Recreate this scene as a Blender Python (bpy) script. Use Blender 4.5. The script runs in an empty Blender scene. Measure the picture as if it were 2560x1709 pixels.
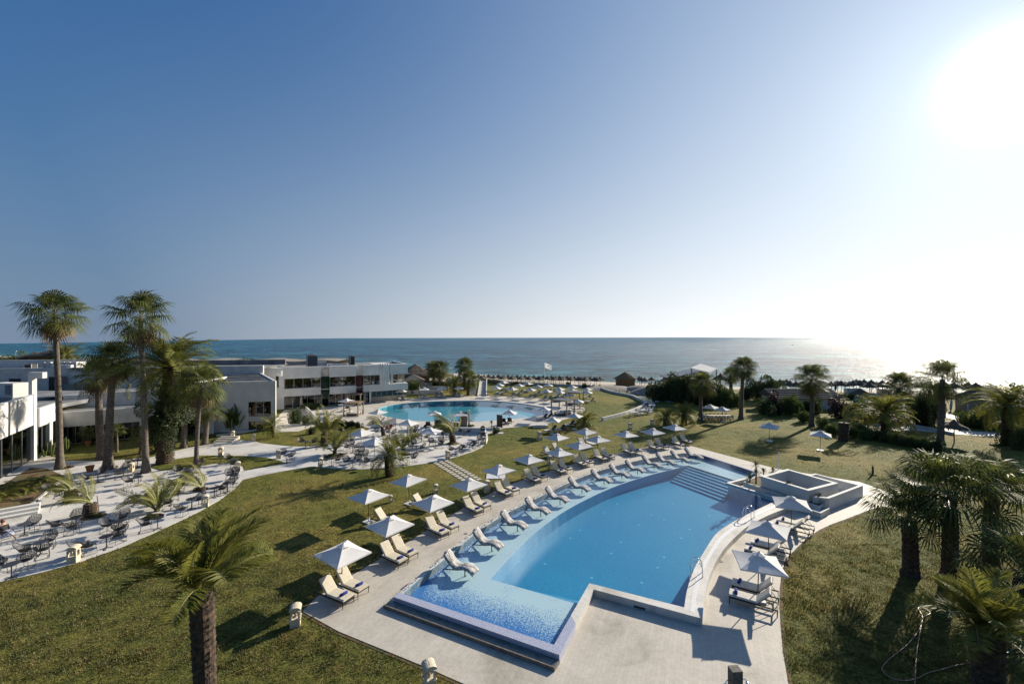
import bpy, bmesh, math, random
import numpy as np
from mathutils import Vector, Matrix
from mathutils.geometry import tessellate_polygon
from mathutils.bvhtree import BVHTree
random.seed(7); RNG = np.random.default_rng(7)
R = math.radians; PI = math.pi
S = bpy.context.scene; COL = S.collection
# ---------------------------------------------------------------- camera, sky, sun, exposure
FPX, HC, ROLL, U0, V0 = 1067.0, 12.6, 0.0025, 1280.0, 843.6
cd = bpy.data.cameras.new('camera'); cam = bpy.data.objects.new('camera', cd); COL.objects.link(cam)
cd.sensor_width = 36; cd.lens = 36 * FPX / 2560; cd.shift_y = -(854.5 - V0) / 2560
SUN_E, EXPOSURE, SKY_S = 5.0, 0.78, 0.12
cd.clip_start = 0.3; cd.clip_end = 60000
rx = Vector((1, 0, -ROLL)).normalized(); up = Vector((ROLL, 0, 1)).normalized(); bk = rx.cross(up)
cam.matrix_world = Matrix(((rx.x, up.x, bk.x, 0), (rx.y, up.y, bk.y, 0), (rx.z, up.z, bk.z, HC), (0, 0, 0, 1)))
S.camera = cam
SUN_AZ, SUN_EL = R(49.2), R(21.4)
SD = Vector((math.sin(SUN_AZ) * math.cos(SUN_EL), math.cos(SUN_AZ) * math.cos(SUN_EL), math.sin(SUN_EL)))
w = bpy.data.worlds.new('World'); S.world = w; w.use_nodes = True
nt = w.node_tree; N = nt.nodes; L = nt.links; N.clear()
out = N.new('ShaderNodeOutputWorld'); bg = N.new('ShaderNodeBackground'); bg.inputs['Strength'].default_value = SKY_S
sk = N.new('ShaderNodeTexSky'); sk.sky_type = 'NISHITA'; sk.sun_disc = False
sk.sun_elevation = SUN_EL; sk.sun_rotation = SUN_AZ;  sk.air_density = 1.0; sk.dust_density = 0.6; sk.ozone_density = 3.0; sk.altitude = 10
def wm(op, x, y=None, z=None):
    m = N.new('ShaderNodeMath'); m.operation = op
    for i_, q in enumerate((x, y, z)):
        if q is None: continue
        if isinstance(q, (int, float)): m.inputs[i_].default_value = q
        else: L.new(q, m.inputs[i_])
    return m.outputs[0]
def wmix(f, a_, b_):
    m = N.new('ShaderNodeMix'); m.data_type = 'RGBA'; m.clamp_factor = True
    for s_, q in ((m.inputs[0], f), (m.inputs[6], a_), (m.inputs[7], b_)):
        if isinstance(q, tuple): s_.default_value = (*q, 1)
        elif isinstance(q, (int, float)): s_.default_value = q
        else: L.new(q, s_)
    return m.outputs[2]
hs = N.new('ShaderNodeHueSaturation'); hs.inputs['Saturation'].default_value = 1.2; hs.inputs['Value'].default_value = 0.85
L.new(sk.outputs[0], hs.inputs['Color'])
tc = N.new('ShaderNodeTexCoord'); nm = N.new('ShaderNodeVectorMath'); nm.operation = 'NORMALIZE'; L.new(tc.outputs['Generated'], nm.inputs[0])
dt = N.new('ShaderNodeVectorMath'); dt.operation = 'DOT_PRODUCT'; dt.inputs[1].default_value = SD; L.new(nm.outputs[0], dt.inputs[0])
sx = N.new('ShaderNodeSeparateXYZ'); L.new(nm.outputs[0], sx.inputs[0])
cosun = wm('MAXIMUM', dt.outputs['Value'], 0.0); el = wm('MAXIMUM', sx.outputs[2], 0.0); kk = 1/(SKY_S*2**EXPOSURE)
# pale sea haze along the horizon, whiter towards the sun
hc = wmix(wm('POWER', cosun, 1.0), (.20*kk, .27*kk, .38*kk), (1.05*kk, 1.06*kk, 1.04*kk))
# soft shoulder on the clear-sky radiance so that the glow round the sun stays broad and gentle
def soft(col, k, amt):
    v1 = N.new('ShaderNodeVectorMath'); v1.operation = 'SCALE'; L.new(col, v1.inputs[0]); v1.inputs['Scale'].default_value = amt/kk
    v2 = N.new('ShaderNodeVectorMath'); v2.operation = 'ADD'; L.new(v1.outputs[0], v2.inputs[0]); v2.inputs[1].default_value = (1,1,1)
    v3 = N.new('ShaderNodeVectorMath'); v3.operation = 'DIVIDE'; L.new(col, v3.inputs[0]); L.new(v2.outputs[0], v3.inputs[1]); return v3.outputs[0]
base = wmix(1.0, soft(hs.outputs[0], kk, 2.2), (.46, .90, 1.45)); base.node.blend_type = 'MULTIPLY'
c1 = wmix(wm('MULTIPLY', wm('POWER', wm('SUBTRACT', 1.0, el), 3.5), .94), base, hc)
# broad aureole of light scattered round the low sun
au = wm('MULTIPLY_ADD', wm('POWER', cosun, 12.0), .10*kk, wm('MULTIPLY_ADD', wm('POWER', cosun, 70.0), .22*kk,  wm('MULTIPLY_ADD', wm('POWER', cosun, 900.0), 1.5*kk, wm('MULTIPLY', wm('POWER', cosun, 3.0), .26*kk))))
sc = N.new('ShaderNodeVectorMath'); sc.operation = 'SCALE'; sc.inputs[0].default_value = (1.0, 0.98, 0.95); L.new(au, sc.inputs['Scale'])
ad = N.new('ShaderNodeVectorMath'); ad.operation = 'ADD'; L.new(c1, ad.inputs[0]); L.new(sc.outputs[0], ad.inputs[1])
L.new(ad.outputs[0], bg.inputs['Color']); L.new(bg.outputs[0], out.inputs['Surface'])
ld = bpy.data.lights.new('sun', 'SUN'); ld.energy = SUN_E; ld.angle = R(0.5); ld.color = (1.0, 0.90, 0.74)
sun = bpy.data.objects.new('sun', ld); COL.objects.link(sun); sun.rotation_euler = SD.to_track_quat('Z', 'Y').to_euler()
S.view_settings.view_transform = 'Standard'; S.view_settings.look = 'None'; S.view_settings.gamma = 1.0
S.view_settings.exposure = EXPOSURE; S.view_settings.use_curve_mapping = False
S.render.engine = 'CYCLES'; S.cycles.max_bounces = 8; S.cycles.transparent_max_bounces = 12
S.cycles.caustics_reflective = False; S.cycles.caustics_refractive = False; S.cycles.sample_clamp_indirect = 6

# ---------------------------------------------------------------- helpers
def G(u, v, z=0.0):
    dv = v - V0 + ROLL * (u - U0); du = (u - U0) - ROLL * (v - V0); d = (HC - z) / dv
    return Vector((du * d, FPX * d, z))
def at(u, v, Y):                      # point seen in direction (u,v) at distance Y
    dv = v - V0 + ROLL * (u - U0); du = (u - U0) - ROLL * (v - V0)
    return Vector((du * Y / FPX, Y, HC - dv * Y / FPX))
WIN = dict(A=(0,680,3.67),B=(500,850,3.67),C=(900,850,3.67),D=(1300,850,3.67),E=(1920,850,3.67),F=(0,1050,3.67),G=(640,1150,3.67),
 H=(1280,1050,3.67),I=(1920,1100,2.575),J=(0,1282,3.67),K=(640,1282,3.67),L=(1280,1282,3.67),M=(780,1040,9.7875),N=(1010,1020,9.7875),
 O=(1180,930,7.83),P=(940,900,7.83),Q=(200,1120,5.593),R=(0,1180,5.593),S=(0,860,4.9),T=(1780,1180,3.734),U=(1440,900,6.525),
 V=(2020,900,4.35),X=(1820,1080,6.525),Y=(600,880,5.339))
def W(k, x, y): a = WIN[k]; return (a[0] + x / a[2], a[1] + y / a[2])
def WG(k, x, y, z=0.0): return G(*W(k, x, y), z)

def finish(o, parent=None, kind=None):
    COL.objects.link(o)
    if parent: o.parent = parent
    if kind: o['kind'] = kind
    return o
def mesh(name, v, f, mats, smooth=False, mi=None):
    me = bpy.data.meshes.new(name); me.from_pydata([tuple(p) for p in v], [], f)
    for m in (mats if isinstance(mats, (list, tuple)) else [mats]): me.materials.append(m)
    if smooth: me.polygons.foreach_set('use_smooth', [True] * len(me.polygons))
    if mi: me.polygons.foreach_set('material_index', mi)
    me.update(); return me
def obj(name, me, parent=None, loc=None, kind=None, M=None):
    o = bpy.data.objects.new(name, me)
    if loc is not None: o.location = loc
    if M is not None: o.matrix_local = M
    return finish(o, parent, kind)
def tag(o, label, cat, group=None):
    o['label'] = label; o['category'] = cat
    if group: o['group'] = group
    return o
def empty(name, label, cat, loc=(0,0,0), rz=0, group=None, scale=1):
    o = bpy.data.objects.new(name, None); o.location = loc; o.rotation_euler = (0,0,rz); o.scale = (scale,)*3; o.empty_display_size = .2
    COL.objects.link(o); return tag(o, label, cat, group)
def spawn(name, label, cat, loc, rz, parts, group=None, scale=1):
    r = empty(name, label, cat, loc, rz, group, scale)
    addparts(r, parts); return r
def addparts(r, parts):
    for p in parts:
        o = obj(p[0], p[1], r, M=p[2] if len(p) > 2 else None)
        if len(p) > 3: addparts(o, p[3])
class MB:
    def __init__(s): s.v = []; s.f = []
    def add(s, v, f): n = len(s.v); s.v += [Vector(p) for p in v]; s.f += [tuple(i + n for i in q) for q in f]; return s
    def box(s, c, d, rz=0, M=None):
        x, y, z = d[0]/2, d[1]/2, d[2]/2; m = Matrix.Rotation(rz, 4, 'Z'); c = Vector(c)
        v = [Vector((a*x, b*y, e*z)) for e in (-1,1) for a, b in ((-1,-1),(1,-1),(1,1),(-1,1))]
        v = [c + (m @ p) for p in v]
        if M: v = [M @ p for p in v]
        return s.add(v, [(3,2,1,0),(4,5,6,7),(0,1,5,4),(1,2,6,5),(2,3,7,6),(3,0,4,7)])
    def beam(s, a, b, w, h=None):
        a = Vector(a); b = Vector(b); h = h or w; d = (b - a); 
        if d.length < 1e-6: return s
        d.normalize(); u = d.cross(Vector((0,0,1)))
        if u.length < 1e-3: u = Vector((1,0,0))
        u.normalize(); t = u.cross(d).normalized(); u = u * w/2; t = t * h/2
        v = [p + q for p in (a, b) for q in (-u-t, u-t, u+t, -u+t)]
        return s.add(v, [(0,1,2,3),(7,6,5,4),(0,4,5,1),(1,5,6,2),(2,6,7,3),(3,7,4,0)])
    def tube(s, pts, r, seg=6, cap=True):
        pts = [Vector(p) for p in pts]; n = len(pts); rr = r if isinstance(r, (list, tuple)) else [r]*n; V = []; prev = None
        for i, p in enumerate(pts):
            d = (pts[min(i+1, n-1)] - pts[max(i-1, 0)]).normalized()
            if prev is None:
                u = d.cross(Vector((0,0,1)))
                if u.length < 1e-2: u = d.cross(Vector((0,1,0)))
            else: u = prev - d * prev.dot(d)
            u.normalize(); prev = u; t = d.cross(u)
            V += [p + (u*math.cos(2*PI*k/seg) + t*math.sin(2*PI*k/seg)) * rr[i] for k in range(seg)]
        f = [(i*seg+k, i*seg+(k+1)%seg, (i+1)*seg+(k+1)%seg, (i+1)*seg+k) for i in range(n-1) for k in range(seg)]
        if cap: f += [tuple(range(seg))[::-1], tuple((n-1)*seg+k for k in range(seg))]
        return s.add(V, f)
    def lathe(s, prof, seg=16, c=(0,0,0)):
        c = Vector(c); V = []; n = len(prof)
        for r, z in prof: V += [c + Vector((r*math.cos(2*PI*k/seg), r*math.sin(2*PI*k/seg), z)) for k in range(seg)]
        f = [(i*seg+k, i*seg+(k+1)%seg, (i+1)*seg+(k+1)%seg, (i+1)*seg+k) for i in range(n-1) for k in range(seg)]
        f += [tuple(range(seg))[::-1], tuple((n-1)*seg+k for k in range(seg))]
        return s.add(V, f)
    def prism(s, poly, z0, z1, holes=(), bottom=False):
        loops = [[Vector((p[0], p[1], 0)) for p in poly]] + [[Vector((p[0], p[1], 0)) for p in h] for h in holes]
        allp = [p for l in loops for p in l]; tri = tessellate_polygon(loops); n = len(allp)
        f = []
        for a, b, c in tri:
            if (allp[b]-allp[a]).cross(allp[c]-allp[a]).z < 0: a, c = c, a
            f.append((a, b, c))
            if bottom: f.append((c+n, b+n, a+n))
        V = [Vector((p.x, p.y, z1)) for p in allp] + [Vector((p.x, p.y, z0)) for p in allp]
        if z0 != z1:
            k = 0
            for l in loops:
                m = len(l)
                for i in range(m): j = (i+1) % m; f.append((k+i, k+n+i, k+n+j, k+j))
                k += m
        return s.add(V, f)
    def build(s, name, mat, parent=None, kind=None, smooth=False, loc=None):
        return obj(name, mesh(name, s.v, s.f, mat, smooth), parent, loc, kind)
    def me(s, name, mat, smooth=False): return mesh(name, s.v, s.f, mat, smooth)
def smooth_poly(pts, n=6, closed=False):
    pts = [Vector((p[0], p[1], p[2] if len(p) > 2 else 0)) for p in pts]; m = len(pts); o = []
    rng = range(m) if closed else range(m-1)
    for i in rng:
        g = lambda j: pts[j % m] if closed else pts[max(0, min(m-1, j))]
        a, b, c, d = g(i-1), g(i), g(i+1), g(i+2)
        for k in range(n):
            t = k/n
            o.append(0.5*((2*b) + (c-a)*t + (2*a-5*b+4*c-d)*t*t + (3*b-a-3*c+d)*t**3))
    if not closed: o.append(pts[-1])
    return o
def ordw(n):
    b = ['first','second','third','fourth','fifth','sixth','seventh','eighth','ninth','tenth','eleventh','twelfth','thirteenth','fourteenth','fifteenth','sixteenth','seventeenth','eighteenth','nineteenth']
    if n <= 19: return b[n-1]
    t = {2:'twent',3:'thirt',4:'fort',5:'fift'}[n//10]
    return t + 'ieth' if n % 10 == 0 else t + 'y-' + b[n%10-1]

# ---------------------------------------------------------------- materials
def mat(name, col, rough=0.7, col2=None, scale=3.0, bump=0.0, bscale=None, metal=0.0, trans=0.0, spec=0.5, detail=4, spread=(0.35, 0.65), rnd=0.0):
    m = bpy.data.materials.new(name); m.use_nodes = True; t = m.node_tree; n = t.nodes; l = t.links
    b = n['Principled BSDF']; b.inputs['Base Color'].default_value = (*col, 1); b.inputs['Roughness'].default_value = rough
    b.inputs['Metallic'].default_value = metal; b.inputs['Specular IOR Level'].default_value = spec
    tc = n.new('ShaderNodeTexCoord'); csock = None
    if col2:
        no = n.new('ShaderNodeTexNoise'); no.inputs['Scale'].default_value = scale; no.inputs['Detail'].default_value = detail
        l.new(tc.outputs['Object'], no.inputs['Vector'])
        r = n.new('ShaderNodeValToRGB'); r.color_ramp.elements[0].position = spread[0]; r.color_ramp.elements[1].position = spread[1]
        r.color_ramp.elements[0].color = (*col, 1); r.color_ramp.elements[1].color = (*col2, 1)
        l.new(no.outputs['Fac'], r.inputs['Fac']); csock = r.outputs[0]
    if rnd:
        oi = n.new('ShaderNodeObjectInfo'); mr = n.new('ShaderNodeMapRange'); mr.inputs[3].default_value = 1-rnd; mr.inputs[4].default_value = 1+rnd
        l.new(oi.outputs['Random'], mr.inputs[0]); sc = n.new('ShaderNodeVectorMath'); sc.operation = 'SCALE'
        if csock: l.new(csock, sc.inputs[0])
        else: sc.inputs[0].default_value = col
        l.new(mr.outputs[0], sc.inputs['Scale']); csock = sc.outputs[0]
    if csock: l.new(csock, b.inputs['Base Color'])
    if bump:
        n2 = n.new('ShaderNodeTexNoise'); n2.inputs['Scale'].default_value = bscale or scale*4; n2.inputs['Detail'].default_value = 5
        l.new(tc.outputs['Object'], n2.inputs['Vector']); bp = n.new('ShaderNodeBump'); bp.inputs['Strength'].default_value = bump; bp.inputs['Distance'].default_value = 0.05
        l.new(n2.outputs['Fac'], bp.inputs['Height']); l.new(bp.outputs[0], b.inputs['Normal'])
    if trans:
        tr = n.new('ShaderNodeBsdfTranslucent'); tr.inputs['Color'].default_value = (*[min(1, c*1.6) for c in col], 1)
        if csock: l.new(csock, tr.inputs['Color'])
        ms = n.new('ShaderNodeMixShader'); ms.inputs[0].default_value = trans
        l.new(b.outputs[0], ms.inputs[1]); l.new(tr.outputs[0], ms.inputs[2]); l.new(ms.outputs[0], n['Material Output'].inputs['Surface'])
    return m
M_white = mat('white_render', (.62,.61,.58), .75, (.52,.51,.48), .6, .15, 12)
M_white2 = mat('white_render_weathered', (.56,.55,.52), .8, (.38,.36,.33), 1.1, .2, 9, spread=(.4,.8))
M_grey = mat('grey_roof_felt', (.12,.125,.13), .85, (.24,.24,.24), .5, .2, 5)
M_roofslate = mat('dark_metal_roof', (.06,.065,.07), .4, (.13,.13,.14), .4, .1)
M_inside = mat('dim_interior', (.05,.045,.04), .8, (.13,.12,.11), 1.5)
M_green_glass = mat('green_glass', (.0,.045,.025), .08)
M_red_glass = mat('red_glass', (.07,.004,.008), .12)
M_alu = mat('aluminium_frame', (.42,.43,.44), .4, metal=.6)
M_steel = mat('polished_steel', (.62,.63,.65), .18, metal=1)
M_dark = mat('dark_brown_frame', (.022,.018,.015), .45)
M_black = mat('black_rope_weave', (.016,.017,.02), .6)
M_tabletop = mat('black_table_top', (.02,.02,.024), .35)
M_cush = mat('cream_cushion', (.62,.56,.44), .85, (.54,.49,.38), 5, .2, 40, rnd=.05)
M_cushw = mat('white_cushion', (.62,.59,.53), .85, (.52,.50,.45), 6, .3, 30, rnd=.05)
M_greymesh = mat('grey_sling_mesh', (.20,.20,.195), .8, rnd=.1)
M_blue = mat('blue_towel', (.008,.02,.16), .95, (.015,.035,.24), 20, .5, 60)
M_canopy = mat('white_canvas', (.76,.75,.73), .9, (.68,.67,.66), 1.2, .12, 6, trans=.22, rnd=.04)
M_canopyfar = M_canopy
M_pole = mat('brown_wood_pole', (.10,.045,.02), .5)
M_basew = mat('white_umbrella_base', (.6,.6,.6), .5)
M_lantern = mat('cream_limestone', (.58,.52,.40), .85, (.44,.38,.28), 3, .5, 14)
M_lamp_in = mat('lantern_inside', (.25,.20,.13), .9)
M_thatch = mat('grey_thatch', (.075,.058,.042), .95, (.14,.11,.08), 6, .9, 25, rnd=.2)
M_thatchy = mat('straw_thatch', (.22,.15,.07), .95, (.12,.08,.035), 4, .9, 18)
M_wood = mat('weathered_wood', (.16,.11,.07), .8, (.09,.06,.04), 3, .4)
M_curtain = mat('beige_curtain', (.45,.39,.30), .9, (.36,.31,.24), 3, trans=.3)
M_trunkW = mat('grey_palm_bark', (.15,.125,.10), .95, (.075,.058,.045), 5, .9, 14)
M_trunkD = mat('brown_palm_boots', (.095,.062,.038), .95, (.022,.015,.011), 7, 1.0, 12)
M_fan = mat('fan_palm_leaf', (.065,.090,.020), .6, (.140,.150,.038), 1.2, spec=.3, trans=.38, rnd=.3)
M_date = mat('date_palm_leaf', (.105,.130,.018), .6, (.26,.24,.050), 1.0, spec=.3, trans=.40, rnd=.3)
M_rachis = mat('palm_rachis', (.20,.20,.08), .6)
M_dead = mat('dead_palm_leaf', (.19,.135,.075), .9, (.11,.075,.04), 2, rnd=.25)
M_leafA = mat('shrub_leaf_dark', (.034,.055,.014), .7, (.065,.085,.024), .8, trans=.22, rnd=.15)
M_leafB = mat('shrub_leaf_mid', (.065,.098,.020), .7, (.10,.13,.030), .8, trans=.25, rnd=.15)
M_leafC = mat('shrub_leaf_purple', (.045,.030,.022), .5, (.10,.045,.045), 2.5, trans=.15, rnd=.1)
M_soil = mat('brown_soil', (.16,.085,.035), .95, (.07,.075,.025), .9, .8, 8)
M_pebble = mat('white_pebbles', (.6,.58,.55), .8, (.35,.33,.31), 6, rnd=.2)
M_terracotta = mat('terracotta', (.33,.12,.05), .8)
M_flagc = mat('white_flag_cloth', (.75,.75,.75), .9, trans=.3)
M_redflag = mat('red_cloth', (.5,.03,.03), .9)
M_hose = mat('pale_hose', (.30,.17,.12), .5)
M_rock = mat('dune_rock', (.30,.27,.23), .95, (.17,.155,.13), 1.5, .8, 5)
M_skin = mat('skin', (.42,.24,.16), .6)
M_hair = mat('dark_hair', (.05,.02,.012), .6)
M_darkcloth = mat('dark_cloth', (.02,.02,.024), .9)
M_lightcloth = mat('pale_cloth', (.35,.38,.48), .9)
M_vanwhite = mat('white_plastic', (.6,.6,.6), .4)
M_boat = mat('blue_panel', (.05,.22,.28), .5)
M_orange = mat('palm_fruit_orange', (.35,.16,.02), .7)
# ---------------------------------------------------------------- special surface materials
def nodes_of(name, rough=.8):
    m = bpy.data.materials.new(name); m.use_nodes = True; t = m.node_tree
    b = t.nodes['Principled BSDF']; b.inputs['Roughness'].default_value = rough
    return m, t, t.nodes, t.links, b
def noise(t, vec, scale, detail=4, rough=.55, dist=0.0):
    n = t.nodes.new('ShaderNodeTexNoise'); n.inputs['Scale'].default_value = scale; n.inputs['Detail'].default_value = detail
    n.inputs['Roughness'].default_value = rough; n.inputs['Distortion'].default_value = dist
    t.links.new(vec, n.inputs['Vector']); return n.outputs['Fac']
def ramp(t, fac, stops):
    r = t.nodes.new('ShaderNodeValToRGB'); e = r.color_ramp.elements
    while len(e) < len(stops): e.new(.5)
    for i, (p, c) in enumerate(stops): e[i].position = p; e[i].color = (*c, 1)
    t.links.new(fac, r.inputs['Fac']); return r.outputs[0]
def mixc(t, fac, a, b, mode='MIX'):
    m = t.nodes.new('ShaderNodeMix'); m.data_type = 'RGBA'; m.blend_type = mode
    for s, x in ((m.inputs[0], fac), (m.inputs[6], a), (m.inputs[7], b)):
        if hasattr(x, 'is_linked') or hasattr(x, 'node'): t.links.new(x, s)
        elif isinstance(x, (int, float)): s.default_value = x
        else: s.default_value = (*x, 1)
    return m.outputs[2]
def math_(t, op, a, b=None, c=None, clamp=False):
    m = t.nodes.new('ShaderNodeMath'); m.operation = op; m.use_clamp = clamp
    for i, x in enumerate((a, b, c)):
        if x is None: continue
        if isinstance(x, (int, float)): m.inputs[i].default_value = x
        else: t.links.new(x, m.inputs[i])
    return m.outputs[0]
def bumpn(t, h, strength, dist, normal=None):
    b = t.nodes.new('ShaderNodeBump'); b.inputs['Strength'].default_value = strength; b.inputs['Distance'].default_value = dist
    t.links.new(h, b.inputs['Height'])
    if normal: t.links.new(normal, b.inputs['Normal'])
    return b.outputs[0]
def objco(t):
    return t.nodes.new('ShaderNodeTexCoord').outputs['Object']

def stripe_mat():
    m, t, n, l, b = nodes_of('tufted_white_fabric', .9); v = objco(t); mp = n.new('ShaderNodeMapping'); mp.inputs['Scale'].default_value = (3, 15, 3); l.new(v, mp.inputs['Vector'])
    f = noise(t, mp.outputs[0], 1.1, 3, .5, .6); l.new(ramp(t, f, [(.40, (.58,.56,.53)), (.50, (.42,.40,.38)), (.58, (.13,.125,.12))]), b.inputs['Base Color']); l.new(bumpn(t, f, .8, .04), b.inputs['Normal']); return m  # grey stripes, with the pads' shading and shaded side darkened into the colour
M_stripe = stripe_mat()
def grass_mat():
    m, t, n, l, b = nodes_of('mown_lawn', .9); v = objco(t)
    big = noise(t, v, .10, 5, .6, .4); mid = noise(t, v, .9, 6, .65); fine = noise(t, v, 7, 6, .75)
    c1 = ramp(t, big, [(.40, (.080,.104,.018)), (.5, (.160,.152,.034)), (.60, (.28,.205,.060))])
    c2 = ramp(t, mid, [(.34, (.060,.082,.014)), (.52, (.150,.155,.034)), (.70, (.27,.220,.062))])
    c = mixc(t, .5, c1, c2)
    c3 = ramp(t, fine, [(.34, (.08,.10,.06)), (.46, (.66,.68,.62)), (.66, (1.75,1.62,1.45))])
    l.new(mixc(t, .9, c, c3, 'MULTIPLY'), b.inputs['Base Color']); b.inputs['Specular IOR Level'].default_value = .15
    nn = bumpn(t, noise(t, v, 9, 6, .8), 1.0, .09); l.new(bumpn(t, mid, .6, .25, nn), b.inputs['Normal'])
    return m
M_grass = grass_mat()
def blade_mat():
    m, t, n, l, b = nodes_of('grass_blades', .6); v = objco(t)
    c = ramp(t, noise(t, v, 1.3, 5, .7), [(.35, (.042,.056,.014)), (.50, (.115,.112,.032)), (.68, (.27,.20,.075))])
    l.new(c, b.inputs['Base Color']); tr = n.new('ShaderNodeBsdfTranslucent'); l.new(c, tr.inputs['Color'])
    ms = n.new('ShaderNodeMixShader'); ms.inputs[0].default_value = .35; l.new(b.outputs[0], ms.inputs[1]); l.new(tr.outputs[0], ms.inputs[2])
    l.new(ms.outputs[0], n['Material Output'].inputs['Surface']); return m
M_blade = blade_mat()
def paving(name, ca, cb, rot, bw, bh, mortar, dirt=(.20,.19,.15), gap=.012):
    m, t, n, l, b = nodes_of(name, .7); v = objco(t)
    mp = n.new('ShaderNodeMapping'); mp.inputs['Rotation'].default_value = (0, 0, rot); l.new(v, mp.inputs['Vector'])
    br = n.new('ShaderNodeTexBrick'); l.new(mp.outputs[0], br.inputs['Vector']); br.inputs['Scale'].default_value = 1
    br.inputs['Color1'].default_value = (*ca, 1); br.inputs['Color2'].default_value = (*cb, 1); br.inputs['Mortar'].default_value = (*mortar, 1)
    br.inputs['Brick Width'].default_value = bw; br.inputs['Row Height'].default_value = bh; br.inputs['Mortar Size'].default_value = gap; br.inputs['Mortar Smooth'].default_value = .3
    st = ramp(t, noise(t, v, .35, 6, .65, .5), [(.30, (.66,.64,.58)), (.45, (.92,.90,.87)), (.7, (1.10,1.08,1.05))])
    fi = ramp(t, noise(t, v, 5, 5, .7), [(.3, (.88,.87,.84)), (.6, (1.04,1.04,1.03))])
    c = mixc(t, 1.0, mixc(t, 1.0, br.outputs['Color'], st, 'MULTIPLY'), fi, 'MULTIPLY')
    l.new(c, b.inputs['Base Color']); l.new(bumpn(t, noise(t, v, 14, 5), .25, .02), b.inputs['Normal']); return m
M_deck = paving('stamped_concrete_deck', (.50,.47,.42), (.46,.43,.385), R(-66), 1.3, .16, (.36,.335,.30), gap=.004)
M_pave = paving('pale_terrace_slabs', (.62,.61,.60), (.57,.56,.55), R(20), .8, .4, (.48,.47,.46), gap=.006)
M_coping = paving('white_marble_coping', (.62,.61,.59), (.56,.555,.54), R(25), .6, .3, (.46,.45,.44), gap=.005)
M_path = paving('sandy_path_paving', (.56,.53,.48), (.50,.47,.43), R(10), .9, .5, (.4,.38,.35))

def tile_mat(name, deep=False):
    """glass mosaic: small blue and white tesserae, dense blue at the near wall and by the gravel, white between"""
    m, t, n, l, b = nodes_of(name, .35); v = objco(t)
    vo = n.new('ShaderNodeTexWhiteNoise'); sn = n.new('ShaderNodeVectorMath'); sn.operation = 'SNAP'; sn.inputs[1].default_value = (.03,.03,.03)
    l.new(v, sn.inputs[0]); l.new(sn.outputs[0], vo.inputs['Vector'])
    if deep:
        c = ramp(t, vo.outputs['Value'], [(.0, (.004,.165,.33)), (.5, (.008,.21,.395)), (1, (.03,.285,.47))])
        big = ramp(t, noise(t, v, .12, 3), [(.3, (.88,.9,.94)), (.7, (1.1,1.08,1.04))])  # faint broad tone noise imitates light rippling over the floor
        c = mixc(t, 1, c, big, 'MULTIPLY')
    else:
        # distances from the near wall and from the gravel edge, in the pool's own frame
        at_ = n.new('ShaderNodeAttribute'); at_.attribute_name = 'edge'; d = at_.outputs['Fac']
        no = noise(t, v, .5, 4)
        f = math_(t, 'ADD', d, math_(t, 'MULTIPLY_ADD', no, .5, -.25))
        rough_thr = math_(t, 'LESS_THAN', vo.outputs['Value'], f)
        c = mixc(t, rough_thr, (.48,.61,.64), (.05,.17,.42))
        c = mixc(t, math_(t,'MULTIPLY',f,.25,clamp=True), c, (.06,.20,.44))
    l.new(c, b.inputs['Base Color']); return m
M_shelf = tile_mat('mosaic_shelf'); M_deep = tile_mat('mosaic_deep', True)
M_step = mat('pool_step_tile', (.04,.27,.44), .4, (.06,.31,.48), 8)
M_stepfit = mat('white_floor_fitting', (.10,.42,.58), .4)
M_stepline = mat('pool_step_nosing', (.08,.33,.51), .4)
M_mosaicwall = mat('blue_grey_mosaic_wall', (.28,.30,.42), .35, (.44,.46,.54), 30, spread=(.45,.55))
M_riser = mat('wet_stone_riser', (.20,.165,.13), .5, (.12,.10,.08), 6, .3)
M_tread = mat('wet_slate_tread', (.10,.115,.105), .25, (.17,.18,.16), 4, .2)

def water(name, tint, bscale, bstr, refl=1.0, base=.02):
    m, t, n, l, b = nodes_of(name); n.remove(b); v = objco(t)
    tr = n.new('ShaderNodeBsdfTransparent'); tr.inputs['Color'].default_value = (*tint, 1)
    gl = n.new('ShaderNodeBsdfGlossy'); gl.inputs['Roughness'].default_value = .03
    geo = n.new('ShaderNodeNewGeometry'); dt = n.new('ShaderNodeVectorMath'); dt.operation = 'DOT_PRODUCT'; l.new(geo.outputs['Incoming'], dt.inputs[0])
    if bstr:
        nn = bumpn(t, noise(t, v, bscale, 4, .6, .3), bstr, .03); l.new(nn, gl.inputs['Normal']); l.new(nn, dt.inputs[1])
    else: l.new(geo.outputs['Normal'], dt.inputs[1])
    c = math_(t, 'ABSOLUTE', dt.outputs['Value']); f = math_(t, 'POWER', math_(t, 'SUBTRACT', 1.0, c, clamp=True), 5.0)
    f = math_(t, 'MULTIPLY', math_(t, 'MULTIPLY_ADD', f, 1-base, base), refl)
    ms = n.new('ShaderNodeMixShader'); l.new(f, ms.inputs[0])
    l.new(tr.outputs[0], ms.inputs[1]); l.new(gl.outputs[0], ms.inputs[2]); l.new(ms.outputs[0], n['Material Output'].inputs['Surface']); return m
M_glass = water('dark_window_glass', (.22,.25,.25), 1, 0, 1.0, .10); M_glass2 = water('clear_grey_glass', (.40,.44,.45), 1, 0, 1.0, .12)
M_water = water('pool_water', (.93,.98,1.0), 4, .28, .75)
M_water2 = water('round_pool_water', (.86,.97,.99), 2.5, .03, 1.0)
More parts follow.
